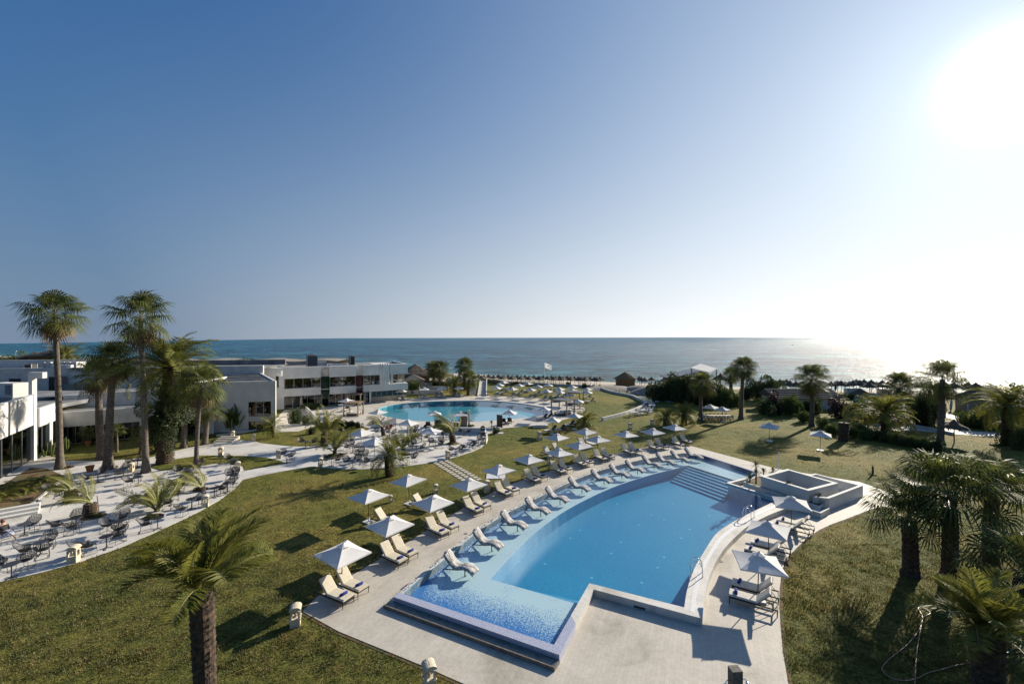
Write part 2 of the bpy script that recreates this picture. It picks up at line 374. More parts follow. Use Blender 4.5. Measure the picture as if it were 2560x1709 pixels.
def sea_mat():
    m, t, n, l, b = nodes_of('sea_water', .22); v = objco(t)
    mp = n.new('ShaderNodeMapping'); mp.inputs['Scale'].default_value = (.40, .75, 1); mp.inputs['Rotation'].default_value = (0,0,R(-12)); l.new(v, mp.inputs['Vector']); w_ = mp.outputs[0]
    a = noise(t, w_, .02, 5, .55); c_ = noise(t, w_, .16, 8, .72); e = noise(t, w_, .8, 5, .7)
    col = ramp(t, a, [(.38, (.006,.055,.105)), (.55, (.011,.090,.155)), (.68, (.025,.14,.20))])
    sep = n.new('ShaderNodeSeparateXYZ'); l.new(v, sep.inputs[0])
    # shallow turquoise water towards the beach: vertex attribute 'shallow'
    at_ = n.new('ShaderNodeAttribute'); at_.attribute_name = 'shallow'
    col = mixc(t, at_.outputs['Fac'], col, (.05,.20,.22))
    col = mixc(t, 1.0, col, ramp(t, c_, [(.40,(.35,.4,.45)),(.60,(1.8,1.7,1.6))]), 'MULTIPLY')  # wave shading put into the colour: troughs darkened, crests lightened
    rip = noise(t, v, .045, 10, .8); col = mixc(t, 1.0, col, ramp(t, rip, [(.42,(.45,.5,.55)),(.58,(1.7,1.65,1.55))]), 'MULTIPLY')  # broader light and dark of the ripples, also painted in the colour
    foam = math_(t, 'GREATER_THAN', noise(t, w_, .16, 8, .75), .735)
    col = mixc(t, math_(t,'MULTIPLY',foam,.6), col, (.5,.55,.55))
    l.new(col, b.inputs['Base Color']); b.inputs['IOR'].default_value = 1.33; b.inputs['Specular IOR Level'].default_value = .15; b.inputs['Roughness'].default_value = .28
    nn = bumpn(t, c_, 1.0, 6.0); nn = bumpn(t, e, 1.0, 1.0, nn); l.new(nn, b.inputs['Normal']); return m
M_sea = sea_mat()
def sand_mat():
    m, t, n, l, b = nodes_of('beach_sand', .95); v = objco(t)
    c = ramp(t, noise(t, v, .12, 6, .7), [(.35, (.36,.31,.24)), (.6, (.50,.44,.36))])
    sc = noise(t, v, 1.1, 6, .8); veg = ramp(t, noise(t, v, .25, 5, .7), [(.5, (0,0,0)), (.6, (1,1,1))])
    at_ = n.new('ShaderNodeAttribute'); at_.attribute_name = 'scrub'
    scm = math_(t, 'MULTIPLY', math_(t, 'GREATER_THAN', sc, .5), at_.outputs['Fac'])
    c = mixc(t, math_(t, 'MULTIPLY', scm, .8), c, (.075,.08,.035))
    l.new(c, b.inputs['Base Color']); l.new(bumpn(t, noise(t, v, 1.5, 6, .75), .8, .3), b.inputs['Normal']); return m
M_sand = sand_mat()

# ---------------------------------------------------------------- ground, sea, paving
def pg(pts, z=0.0):  # pixel list -> ground polygon
    return [G(u, v, z) for u, v in pts]
def ws(k, l): return [W(k, x, y) for x, y in l]
ZW = 0.30          # water level of the big pool
ZC = 0.36          # top of its coping
left_edge = [(1010,1485),(1043,1454),(1114,1396.6),(1182,1339),(1253,1292),(1300,1267),(1364,1235.6),(1422.6,1207),(1474,1186),(1523.4,1170.5),(1567,1158.5),(1610.6,1149),(1660,1140.5),(1710,1133.8),(1750,1136.5)]
LE = smooth_poly(pg(left_edge, ZW), 3)
far_e = pg([(1884,1179)], ZW)
fr_r = G(1385,1614,ZW); notch = G(1473.5,1459.7,ZW); br = G(1710.5,1520.4,ZW)
right_in = [(1710.5,1520.4),(1717,1480),(1727,1445.5),(1740,1414),(1757,1385.5),(1787,1339),(1812,1319),(1841,1301),(1868.6,1286.5),(1920,1262),(1932,1256)]
RI = smooth_poly(pg(right_in, ZW), 3)
Lc = G(1820,1209,ZC)                                    # corner of the little L wall
pool_poly = LE + far_e + [G(1866,1196,ZW), G(1820,1207,ZW), G(1934,1243,ZW)] + RI[::-1] + [notch, fr_r]
# hole in the ground: the pool with its walls
def offset_outer(poly, d):
    n = len(poly); A = sum(poly[i].x*poly[(i+1)%n].y - poly[(i+1)%n].x*poly[i].y for i in range(n)); s = 1 if A > 0 else -1; o = []
    for i in range(n):
        e1 = (poly[i]-poly[i-1]); e2 = (poly[(i+1)%n]-poly[i]); e1.z = e2.z = 0; e1.normalize(); e2.normalize()
        n1 = Vector((e1.y, -e1.x, 0)); n2 = Vector((e2.y, -e2.x, 0)); b = n1 + n2
        if b.length < .2: b = n1
        b.normalize(); k = 1/max(.5, b.dot(n1)); o.append(poly[i] + b*(s*d*k))
    return o
pool_out = offset_outer(pool_poly, .12)
rp = [(947,1030),(956,1018),(1000,1009.5),(1063,1004),(1130,1002),(1200,1001.5),(1260,1004),(1320,1011),(1362,1019),(1379,1028),(1366,1036),(1336,1041),(1295,1046),(1240,1051),(1180,1053.5),(1100,1053.5),(1040,1052),(990,1046),(960,1039)]
RP = smooth_poly(pg(rp), 3, True)
lawn_far = [Vector((120,82,0)), Vector((60,86,0)), G(1660,1001), G(1611,1013), G(1606,1005.7), G(1578,992), G(1532,982.8), G(1480,969), G(1397,963.5), G(1307,958.5), G(1193,955), Vector((-40,122,0)), Vector((-130,150,0))]
lawn_poly = [Vector((-130,-25,0)), Vector((120,-25,0))] + lawn_far
MB().prism(lawn_poly, -.0, -.0, [pool_out, offset_outer(RP, .02)]).build('lawn', M_grass, kind='structure')
# blades standing in the nearer lawn, laid only where no paving lies
def inside(poly, X, Y):
    c = np.zeros(len(X), bool); n = len(poly)
    for i in range(n):
        a, b = poly[i], poly[i-1]
        if a.y == b.y: continue
        k = ((a.y > Y) != (b.y > Y)) & (X < (b.x-a.x)*(Y-a.y)/(b.y-a.y) + a.x); c ^= k
    return c
deck_px = [(756,1528.6),(847,1579),(1054,1663.5),(1158,1709),(1400,1820),(2010,1860),(1970.5,1709),(1957,1630),(1951,1566),(1948,1510),(1949,1469),(1954,1436),(1962.7,1407),(1978,1384),(1997.7,1364),(2020,1344),(2048,1325),(2080,1310),(2114,1298),(2168.5,1276.7),(2225,1256),(2240,1238),(2150,1205),(1940,1171.5),(1725,1114),(1668,1110),(1600,1121),(1534,1136),(1474,1149),(1420,1164),(1349.6,1185),(1270.6,1213),(1193,1250),(1103,1303),(1016,1358),(877,1440),(790,1494.5)]
DECK = pg(deck_px)
terr_px = [(0,1455),(106,1430.5),(199,1404.6),(300,1369),(380,1334),(454,1300),(497,1279),(550,1249),(588,1220),(606,1199),(640,1191),(700,1179),(776,1166),(841,1171),(892,1173),(939,1172),(1010,1165.6),(1061,1159),(1108,1150),(1138,1142.6),(1178.6,1130),(1204,1118),(1214.3,1107),(1218,1085),(1216,1071),
 (1120,1068.5),(1015,1062),(926,1071),(905,1082),(882,1090),(845,1102),(780,1115.6),(726,1115.7),(690,1112),(652.6,1107.5),(631,1102),(595,1100),(550,1106),(490.5,1115),(430,1129),(373,1144),(283,1151),(158,1152),(109,1151),(60,1166),(-60,1172),(-200,1250),(-300,1500),(-120,1482)]
TERR = pg(terr_px)
rdeck_px = [(1217,1086),(1228,1082),(1256.6,1070.5),(1340,1063),(1387,1055),(1433,1042.4),(1456,1034),(1463.5,1025),(1458,1016),(1440,1009),(1422.7,1005),(1376.7,1000),(1338,994.5),(1269.4,990.5),(1218,989.5),(1194,989.5),(1106,991.5),(1016.6,997),(972,1001),(903,1008),(870,1022),(849,1051.6),(880,1060),(908,1066),(926,1071),(1015,1062),(1120,1068.5),(1216,1071)]
RD = pg(rdeck_px)
island = pg([(500,1139),(560,1139),(609,1140),(663.5,1144),(700,1152),(714,1158),(690,1163),(611.7,1176),(609,1165),(570,1156.7),(530,1160),(497,1166.5),(441,1175),(400,1176),(373,1167),(397,1158),(440,1148)])
bed = pg([(41,1284),(80,1262),(120,1227),(148.5,1202.6),(160,1190),(117,1172),(76,1170),(20,1206),(-60,1240),(-60,1290)])
def slab(name, poly, z, m, hole=None, kind='structure'): return MB().prism(poly, -.15, z, hole or ()).build(name, m, kind=kind)
MB().prism(offset_outer(DECK, .14), -.1, .012, [pool_out]).build('deck_edging', M_soil, kind='structure')
slab('pool_deck', DECK, .03, M_deck, [pool_out])
slab('terrace_paving', TERR, .026, M_pave)
slab('round_pool_deck', RD, .034, M_path, [offset_outer(RP, .02)])
slab('grass_island', island, .06, M_grass); slab('planting_bed', bed, .07, M_soil)
slab('path_by_restaurant', pg([(690,1046),(712,1024),(800,1018),(903,1008),(870,1022),(858,1040),(800,1060),(745,1078),(690,1080),(660,1070)]), .022, M_path)
slab('seaward_path', pg([(2124,1037),(2150,1035),(2188,1062),(2216,1078),(2290,1076),(2420,1087),(2560,1096),(2560,1085),(2420,1077),(2300,1063),(2220,1052),(2165,1040)]), .02, M_path)
slab('upper_path', pg([(2320,1022),(2350,1027),(2430,1053),(2420,1058),(2340,1036),(2300,1024)]), .024, M_path)
slab('garden_path_behind_palms', pg([(2158,1062),(2182,1060),(2196,1080),(2180,1098),(2172,1092),(2168,1078)]), .028, M_path)
slab('dark_wet_paving_by_glass', pg([(-60,1168),(60,1165),(109,1152),(150,1146),(100,1135),(-60,1140)]), .018, M_path)
# raised kerb of pale stones round the palm bed
EXC = [DECK, TERR, RD]
def blades(y0, y1, n, h, sx):
    Y = RNG.uniform(y0, y1, n*2); X = RNG.uniform(-1, 1, n*2) * (Y*1.22 + 1) * sx
    ok = ~inside(DECK, X, Y) & ~inside(TERR, X, Y) & ~inside(RD, X, Y)
    X, Y = X[ok][:n], Y[ok][:n]; n = len(X)
    cell = .30*(1 + y0/40); gx = X/cell; gy = Y/cell; ix = np.floor(gx).astype(int); iy = np.floor(gy).astype(int); fx = gx-ix; fy = gy-iy
    h_ = lambda i, j: (np.abs(np.sin(i*12.9898 + j*78.233)*43758.5453) % 1)
    cl = (h_(ix,iy)*(1-fx)+h_(ix+1,iy)*fx)*(1-fy) + (h_(ix,iy+1)*(1-fx)+h_(ix+1,iy+1)*fx)*fy
    a = RNG.uniform(0, 2*PI, n); hh = h*RNG.uniform(.5, 1.3, n)*(.25 + 1.9*cl**1.5); wv = h*.28; lx = RNG.normal(0, h*.5, n) - h*.2; ly = RNG.normal(0, h*.5, n)
    v = np.zeros((n, 3, 3)); v[:,0] = np.stack([X-np.cos(a)*wv, Y-np.sin(a)*wv, np.full(n,-.005)], 1); v[:,1] = np.stack([X+np.cos(a)*wv, Y+np.sin(a)*wv, np.full(n,-.005)], 1)
    v[:,2] = np.stack([X+lx, Y+ly, hh], 1); return v.reshape(-1, 3)
V = np.concatenate([blades(8, 16, 110000, .055, 1.25), blades(16, 26, 130000, .06, 1.15), blades(26, 38, 60000, .06, 1.05), blades(38, 60, 50000, .06, 1)])
me = bpy.data.meshes.new('grass'); n = len(V)//3
me.vertices.add(len(V)); me.vertices.foreach_set('co', V.ravel()); me.loops.add(len(V)); me.loops.foreach_set('vertex_index', np.arange(len(V)))
me.polygons.add(n); me.polygons.foreach_set('loop_start', np.arange(0, len(V), 3)); me.update(calc_edges=True); me.materials.append(M_blade)
tag(obj('grass', me, kind='stuff'), 'short mown grass covering the near lawns', 'grass')

# beach and dunes between garden and sea
shore = [Vector(p) for p in ((-1500,900,-3),(-497,414,-3),(-188,275,-3),(-14,183,-3),(6,163,-3),(36,150,-3),(93,127,-3),(121,122,-3),(200,108,-3),(500,60,-3),(1500,-200,-3))]
inner = [Vector(p) for p in ((-1500,60,0),(-400,130,0),(-130,150,0),(-11,119,0),(12.6,111,0),(22,96.5,0),(60,86,0),(85,84,0),(120,82,0),(300,40,0),(1500,-500,0))]
def resamp(p, n): 
    o = []
    for i in range(n):
        t = i/(n-1)*(len(p)-1); k = min(int(t), len(p)-2); o.append(p[k].lerp(p[k+1], t-k))
    return o
A_, B_ = resamp(inner, 161), resamp(shore, 161); rows = 26; bv = []; scr = []
from mathutils import noise as mn
for j in range(rows):
    t = j/(rows-1)*1.25 - .06
    for i in range(161):
        p = A_[i].lerp(B_[i], t); tt = max(0, min(1, t)); z = -.12 - 3.0*(tt**1.25) if t <= 1 else -3.12 - (t-1)*8
        if .03 < t < .8: z += (mn.fractal(Vector((p.x*.06, p.y*.06, 3)), 1, 2, 4) * .9 + .35*math.exp(-((t-.2)/.12)**2)) * math.sin(PI*min(1, (t-.03)/.77))
        if t < .03: z = -.12 + t*0
        bv.append(Vector((p.x, p.y, z))); scr.append(max(0, 1 - abs(t-.22)/.26))
bf = [(j*161+i, j*161+i+1, (j+1)*161+i+1, (j+1)*161+i) for j in range(rows-1) for i in range(160)]
bm_ = mesh('beach', bv, bf, M_sand, True); at_ = bm_.attributes.new('scrub', 'FLOAT', 'POINT'); at_.data.foreach_set('value', scr)
obj('beach', bm_, kind='structure'); BVH = BVHTree.FromPolygons(bv, bf)
# firm ground far left and right, below the garden level
MB().prism([Vector((-1500,-900,0)),Vector((1500,-900,0)),Vector((1500,-480,0)),Vector((300,42,0)),Vector((120,86,0)),Vector((-130,152,0)),Vector((-400,135,0)),Vector((-1500,65,0))], -.1, -.1, [lawn_poly[:]]).build('scrubland', M_grass, kind='structure')
def GB(u, v):
    o = Vector((0,0,HC)); d = (at(u, v, 100.) - o).normalized(); h = BVH.ray_cast(o, d)
    if h[0] is None: return G(u, v, -1)
    if h[0].y < 84 and h[0].x > 0: return G(u, v, 0)
    return h[0]
def zb(x, y):
    h = BVH.ray_cast(Vector((x, y, 50)), Vector((0,0,-1))); return h[0].z if h[0] else 0.0
# sea
sv = []; shal = []; sf = []; rows2 = [0,.02,.05,.1,.18,.3,.5,.8,1.0]
S2 = resamp(shore, 81)
for j, r in enumerate(rows2):
    for i, p in enumerate(S2):
        far = Vector((p.x*8 if r == 1 else p.x + (p.x*.4)*r, 0, 0)); off = {0:-14,.02:8,.05:25,.1:60,.18:120,.3:260,.5:700,.8:3000,1.0:40000}[r]
        q = Vector((p.x*(1+off/4000.), p.y+off, -3.0)); sv.append(q); shal.append(max(0, 1-(off+5)/110.)*.55)
for j in range(len(rows2)-1):
    for i in range(80): sf.append((j*81+i, j*81+i+1, (j+1)*81+i+1, (j+1)*81+i))
sm = mesh('sea', sv, sf, M_sea); a2 = sm.attributes.new('shallow', 'FLOAT', 'POINT'); a2.data.foreach_set('value', shal)
obj('sea', sm, kind='structure')

# ---------------------------------------------------------------- the big pool
pool = empty('swimming_pool', 'large blue fan-shaped swimming pool with shallow mosaic shelf', 'swimming pool', (0,0,0))
ZS = ZW - .32; ZD = ZW - 1.15
shelf_curve = [(1227,1447),(1252,1418),(1280,1388),(1312.7,1354),(1362,1312),(1416,1275),(1484,1239),(1552.5,1210),(1634,1184.5),(1689,1171),(1721,1163)]
SC = smooth_poly(pg(shelf_curve, ZS), 3)
s_near = G(1441,1508,ZS); s_far = G(1834,1199,ZS)
wallr = notch.lerp(fr_r, .285); wallr = Vector((wallr.x, wallr.y, ZS))
shelf_poly = LE + far_e + [G(1870,1197,ZS)] + [s_far] + SC[::-1] + [s_near, fr_r]
def fine_sheet(name, poly, z, m, step, attr):
    mb = MB().prism(poly, z, z); bm = bmesh.new(); me = mesh(name, mb.v[:len(poly)], mb.f, m); bm.from_mesh(me)
    xs = [p.x for p in poly]; ys = [p.y for p in poly]
    for ax, lo, hi in ((0, min(xs), max(xs)), (1, min(ys), max(ys))):
        k = lo + step
        while k < hi:
            co = Vector((k,0,0)) if ax == 0 else Vector((0,k,0)); no_ = Vector((1,0,0)) if ax == 0 else Vector((0,1,0))
            bmesh.ops.bisect_plane(bm, geom=bm.verts[:]+bm.edges[:]+bm.faces[:], plane_co=co, plane_no=no_); k += step
    bm.to_mesh(me); bm.free(); a = me.attributes.new('edge', 'FLOAT', 'POINT'); a.data.foreach_set('value', [attr(v.co) for v in me.vertices]); return me
def seg_d(p, a, b):
    ab = Vector((b.x-a.x, b.y-a.y)); ap = Vector((p.x-a.x, p.y-a.y)); t = max(0, min(1, ap.dot(ab)/ab.length_squared)); return (ap-ab*t).length
fr_l = LE[0]
def edgef(p):
    d1 = seg_d(p, fr_l, fr_r); d2 = min(seg_d(p, LE[i], LE[i+1]) for i in range(0, len(LE)-1))
    d3 = min(seg_d(p, LE[-1], far_e[0]), 9)
    return max(0, min(1.2, 1.15 - d1/2.1)) + max(0, min(.9, .80 - d2/.9)) + max(0, min(.6, .6 - d3/1.2))*0.5
obj('shelf_floor', fine_sheet('shelf_floor', shelf_poly, ZS, M_shelf, .5, edgef), pool)
MB().prism(pool_poly, ZD, ZD).build('deep_floor', M_deep, pool)
def wallstrip(pts, z0, z1, closed=False):
    mb = MB(); n = len(pts); v = [Vector((p.x,p.y,z)) for p in pts for z in (z0,z1)]
    return mb.add(v, [(2*i, 2*((i+1)%n), 2*((i+1)%n)+1, 2*i+1) for i in range(n if closed else n-1)])
wallstrip(SC, ZD, ZS).build('shelf_wall', M_deep, pool)
wallstrip(pool_poly, ZD, ZW+.04, True).build('basin_wall', M_deep, pool)
# submerged stairs: near set (6) and far set (7), each step a slab
def stairs(a0, a1, b0, b1, n, flip):
    for i in range(n):
        t0, t1 = i/n, (i+1)/n; z = ZS - (ZS-ZD)*(i+1)/(n+1)
        p = [a0.lerp(b0, t0), a1.lerp(b1, t0), a1.lerp(b1, t1), a0.lerp(b0, t1)]
        MB().prism(p, ZD, z).build('pool_step', M_step, pool)
        d = (p[2]-p[1]).normalized()*.05; e = (p[3]-p[0]).normalized()*.05
        MB().prism([p[3]-e, p[2]-d, p[2], p[3]], z-.02, z+.006).build('step_nosing', M_stepline, pool)
n0, n1 = G(1227,1447,ZS), s_near
stairs(n0, n1, G(1243,1424,ZS), G(1470,1472,ZS), 6, 0)
f0, f1 = G(1722,1163,ZS), s_far
stairs(f0, f1, G(1676,1181,ZS), G(1810,1229,ZS), 7, 1)
obj('water_surface', MB().prism(pool_poly, ZW, ZW).me('water_surface', M_water), pool)
for x, y in [(965,768),(1200,663),(1335,610),(1480,765),(848,847),(1278,868),(625,1008),(535,1080),(998,1117),(912,1220),(1395,1256),(1335,1350),(302,1318),(730,1445),(1165,960),(1630,1000),(1810,876),(1395,910),(1550,1080),(1570,545),(1190,1490)]:
    p = WG('H', x, y, ZD); MB().lathe([(.02,.0),(.09,.0),(.09,.006),(.02,.008)], 10, (p.x, p.y, ZD)).build('floor_fitting', M_stepfit, pool)
# coping and walls
def band(inner_, outer_, z0, z1):
    mb = MB(); n = len(inner_); v = []
    for a, b in zip(inner_, outer_): v += [Vector((a.x,a.y,z0)), Vector((a.x,a.y,z1)), Vector((b.x,b.y,z1)), Vector((b.x,b.y,z0))]
    f = []
    for i in range(n-1):
        k = i*4
        f += [(k+1,k+2,k+6,k+5), (k,k+1,k+5,k+4), (k+2,k+3,k+7,k+6)]
    f += [(0,3,2,1), ((n-1)*4, (n-1)*4+1, (n-1)*4+2, (n-1)*4+3)]
    return mb.add(v, f)
fo_l, fo_r = G(984,1491,ZC), G(1398.5,1636,ZC); no_o = G(1484,1472,ZC); bo = G(1755.5,1545,ZC)
fl_in = G(997,1479,ZC)
band([fl_in, fr_r], [fo_l, fo_r], -.1, ZC).build('near_mosaic_wall', M_mosaicwall, pool)
d = (fo_r-fo_l).normalized(); q = Vector((d.y,-d.x,0)); 
band([fo_l-d*.1, fo_r+d*.02], [fo_l+q*.42-d*.2, fo_r+q*.42-d*.02], -.1, .17).build('outer_step', M_tread, pool)
band([fo_l+q*.41-d*.2, fo_r+q*.41-d*.02], [fo_l+q*.47-d*.2, fo_r+q*.47-d*.02], -.1, .185).build('outer_step_edge', M_riser, pool)
mid = fr_r.lerp(notch, .42); mido = fo_r.lerp(no_o, .42)
band([fr_r, mid], [fo_r, mido], -.1, ZC-.002).build('side_wall_mosaic', M_mosaicwall, pool)
band([mid, notch, br], [mido, no_o, bo], -.1, ZC).build('near_coping', M_coping, pool)
g1 = no_o.lerp(bo, .45); MB().box((g1.x, g1.y-.02, .10), (.5,.06,.06), math.atan2(bo.y-no_o.y, bo.x-no_o.x)).build('wall_outlet', M_black, pool)
ro = [(1755.5,1545),(1761,1498),(1770,1451),(1780,1424),(1792,1399),(1812,1369),(1838.6,1341),(1868.6,1315),(1900.5,1297),(1930,1283),(1975,1266)]
RO = smooth_poly(pg(ro, ZC), 3)
RI2 = [Vector(p) for p in RI]
band(RI2, RO, -.1, ZC-.004).build('curved_coping', M_coping, pool)
m1 = [RI2[i].lerp(RO[i], .32) for i in range(len(RI2))]; m2 = [RI2[i].lerp(RO[i], .56) for i in range(len(RI2))]
band(m1, m2, ZC-.02, ZC+.004).build('overflow_grating', mat('pale_overflow_grating', (.74,.74,.73), .5, (.58,.58,.57), 14), pool)
fe = far_e[0]; fc = LE[-1]; dd = (fe-fc).normalized(); nq = Vector((-dd.y, dd.x, 0))
band([fc-dd*.0, fe], [fc+nq*.22, fe+nq*.22], -.1, ZC-.02).build('far_coping', M_mosaicwall, pool)
# gravel overflow strip along the lounger side: a gutter edge with real pebbles
LEo = offset_outer(LE + [LE[-1]+Vector((6,-6,0)), LE[0]+Vector((6,-2,0))], .30)[:len(LE)]
band(LE, LEo, -.1, ZW+.0).build('overflow_gutter', M_coping, pool)
pb = MB(); 
for i in range(len(LE)-1):
    a, b, c, e = LE[i], LE[i+1], LEo[i], LEo[i+1]; ln = (b-a).length; nn_ = int(ln*20)
    for k in range(nn_):
        t, s_ = random.random(), random.uniform(.35, 1.0); p = a.lerp(b, t).lerp(c.lerp(e, t), s_); r = random.uniform(.018,.045)
        p.z = ZW + .01; m_ = Matrix.Rotation(random.random()*3, 3, 'Z')
        vv = [p + m_ @ Vector(x) for x in ((r,0,0),(0,r*.8,0),(-r,0,0),(0,-r*.8,0),(0,0,r*.9))]
        pb.add(vv, [(0,1,4),(1,2,4),(2,3,4),(3,0,4)])
po = pb.build('pebble', M_pebble, pool); po['kind'] = 'stuff'
# L wall and the spa block
spa = empty('raised_spa_block', 'white raised spa block with two open walled basins by the pool', 'spa basin', (0,0,0))
def hollow(name, poly, z0, z1, th, zf, m, parent, fm=None):
    inn = offset_outer(poly, -th); MB().prism(poly, z0, z1, [inn]).build(name, m, parent)
    MB().prism(inn, zf, zf).build(name+'_floor', fm or m, parent)
    return inn
lw = [G(1820,1207,ZC), G(1866,1195.5,ZC)]; lw2 = G(1934,1242,ZC)
d1 = (lw[1]-lw[0]).normalized(); d2 = (lw2-lw[0]).normalized()
MB().beam(lw[0]+d1*0.1-Vector((0,0,.12)), lw[1]-Vector((0,0,.12)), .26, .30).build('low_wall', M_coping, spa)
MB().beam(lw[0]-d2*.08-Vector((0,0,.125)), lw2+d2*1.2-Vector((0,0,.125)), .26, .30).build('low_wall', M_coping, spa)
pln = [G(1858,1204,.5), G(2050,1266,.5), G(2072,1252,.5), G(1915,1196,.5), G(1898,1187,.5)]
hollow('planter_wall', pln, -.1, .5, .12, .44, M_white2, spa, M_soil)
box1 = [Vector((20.2,34.7,0)), Vector((21.8,31.4,0)), Vector((25.2,33.0,0)), Vector((23.6,36.6,0))]
hollow('tall_basin_wall', box1, -.1, 1.3, .27, .25, M_white, spa)
b2 = [Vector(p) for p in ((22.0,31.30,0),(22.95,30.95,0),(27.6,33.6,0),(25.97,36.6,0),(24.0,35.75,0))]
band(b2, offset_outer(b2, -.2), -.1, .9).build('low_basin_wall', M_white, spa); MB().prism([Vector((22.2,31.4,0)),Vector((27.4,33.6,0)),Vector((25.9,36.4,0)),Vector((23.7,35.9,0)),Vector((25.1,33.0,0))], .2, .2).build('low_basin_floor', M_white, spa)
spl = [G(1990,1262,.4), G(2052,1282,.4), G(2075,1270,.4), G(2040,1256,.4)]
ii = hollow('splash_basin_wall', spl, -.1, .4, .12, .2, M_white2, spa, M_shelf)
for k in range(3): MB().beam(G(2024,1240,.75)+Vector((0,0,-.14*k)), G(2062,1252,.75)+Vector((0,0,-.14*k)), .03).build('rail', M_dark, spa)
# ladders
def ladder(name, p, ang, label, sc=1.0):
    mb = []
    for s in (-1, 1):
        y = s*.25; m = MB().tube([(0.35,y,0),(0.33,y,.45),(0.22,y,.68),(0.05,y,.74),(-.12,y,.62),(-.2,y,.3),(-.22,y,-.9)], .024, 7); mb.append(('handrail', m.me('handrail', M_steel, True)))
    for k in range(3): mb.append(('rung', MB().box((-.22,0,-.15-.25*k), (.09,.5,.03)).me('rung', M_steel)))
    spawn(name, label, 'pool ladder', p, ang, mb, 'pool ladders', sc)
ladder('pool_ladder', G(1738,1432,ZC), R(-22), 'chrome ladder on the near curved coping of the big pool')
ladder('pool_ladder', G(1868,1291,ZC), R(-50), 'chrome ladder at the far end of the curved coping')
ladder('pool_ladder', WG('P',885,1195,.03), R(-95), 'slim ladder on the near edge of the round pool', .8)
ladder('pool_ladder', WG('P',1880,790,.03), R(85), 'slim ladder on the seaward edge of the round pool', .8)
ladder('pool_ladder', WG('P',275,860,.03), R(150), 'slim ladder at the left end of the round pool', .8)
# round pool
rpool = empty('round_pool', 'large oval turquoise pool with pale shallow circle', 'swimming pool')
M_tq = mat('turquoise_tile', (.06,.34,.44), .4, (.08,.38,.48), 20); M_pale = mat('pale_blue_tile', (.30,.48,.58), .4, (.34,.52,.62), 20)
MB().prism(RP, -.9, -.9).build('pool_floor', M_tq, rpool); wallstrip(RP, -.9, .03, True).build('pool_wall', M_tq, rpool)
c0 = WG('C', 1240, 693); 
sh1 = [Vector((c0.x + 5.6*math.cos(a*PI/20), c0.y + 6.2*math.sin(a*PI/20), 0)) for a in range(40)]
clip = [p for p in sh1]
MB().prism(clip, -.9, -.45).build('shallow_step', M_pale, rpool)
sh2 = [Vector((c0.x + 4.2*math.cos(a*PI/20), c0.y + 4.0*math.sin(a*PI/20), 0)) for a in range(40)]
MB().prism(sh2, -.46, -.33).build('shallow_step', M_pale, rpool)
obj('water_surface', MB().prism(RP, -.06, -.06).me('water_surface', M_water2), rpool)
# ---------------------------------------------------------------- umbrella
def mk_umbrella():
    hs_ = 1.0; zr, za = 1.80, 2.24; n = 8; mb = MB()
    P = lambda s, t: None
    for side in range(4):
        m = Matrix.Rotation(side*PI/2, 3, 'Z'); v = []; f = []
        for j in range(n+1):
            r = j/n
            for k in range(n+1):
                q = (k/n*2-1)*r; x = r*hs_; y = q*hs_
                sag = -.03*math.sin(PI*r) - .02*r*(1-(q/max(r,1e-6))**2)
                z = za + (zr-za)*r + sag
                v.append(m @ Vector((x - .035*r*(1-(q/max(r,1e-6))**2), y, z)))
        for j in range(n):
            for k in range(n): f.append((j*(n+1)+k, (j+1)*(n+1)+k, (j+1)*(n+1)+k+1, j*(n+1)+k+1))
        base = len(v)
        for k in range(n+1): p = v[n*(n+1)+k]; v.append(Vector((p.x, p.y, p.z-.07)))
        for k in range(n): f.append((n*(n+1)+k, base+k, base+k+1, n*(n+1)+k+1))
        mb.add(v, f)
    canopy = mb.me('canopy', M_canopy, False)
    cap = MB()
    for side in range(4):
        m = Matrix.Rotation(side*PI/2, 3, 'Z'); pts = [m @ Vector(p) for p in ((0,0,2.31),(.25,-.25,2.17),(.25,-.08,2.21),(.25,.08,2.19),(.25,.25,2.17))]
        cap.add(pts, [(0,1,2),(0,2,3),(0,3,4)])
    ribs = MB()
    for k in range(8):
        a = k*PI/4; r = hs_*(1.36 if k % 2 else .92); c = Vector((math.cos(a), math.sin(a), 0))
        ribs.beam(c*.05+Vector((0,0,za-.14)), c*r+Vector((0,0,zr-.055)), .02, .03); ribs.beam(Vector((0,0,1.62)), c*r*.5+Vector((0,0,(za+zr)/2-.12)), .016, .02)
    return [('canopy', canopy), ('vent_cap', cap.me('vent_cap', M_canopy)), ('pole', MB().tube([(0,0,.05),(0,0,2.30)], .024, 8).tube([(0,0,2.3),(0,0,2.36)], [.035,.02], 8).me('pole', M_pole, True)),
            ('rib_frame', ribs.me('rib_frame', M_pole)), ('base', MB().box((0,0,.04), (.62,.62,.07)).tube([(0,0,.07),(0,0,.32)], .038, 8).me('base', M_basew))]
UMB = mk_umbrella()
def umbrella(wxy, rz, label, group, h=2.3, z0=0.0):
    u, v = wxy; p = G(u, v, h+z0); p.z = z0
    tl = Matrix.Rotation(0, 4, 'X'); r = spawn('parasol', label, 'parasol', p, R(rz), UMB, group, h/2.33); r.rotation_euler.x = random.gauss(0,.018); r.rotation_euler.y = random.gauss(0,.018)
    return r
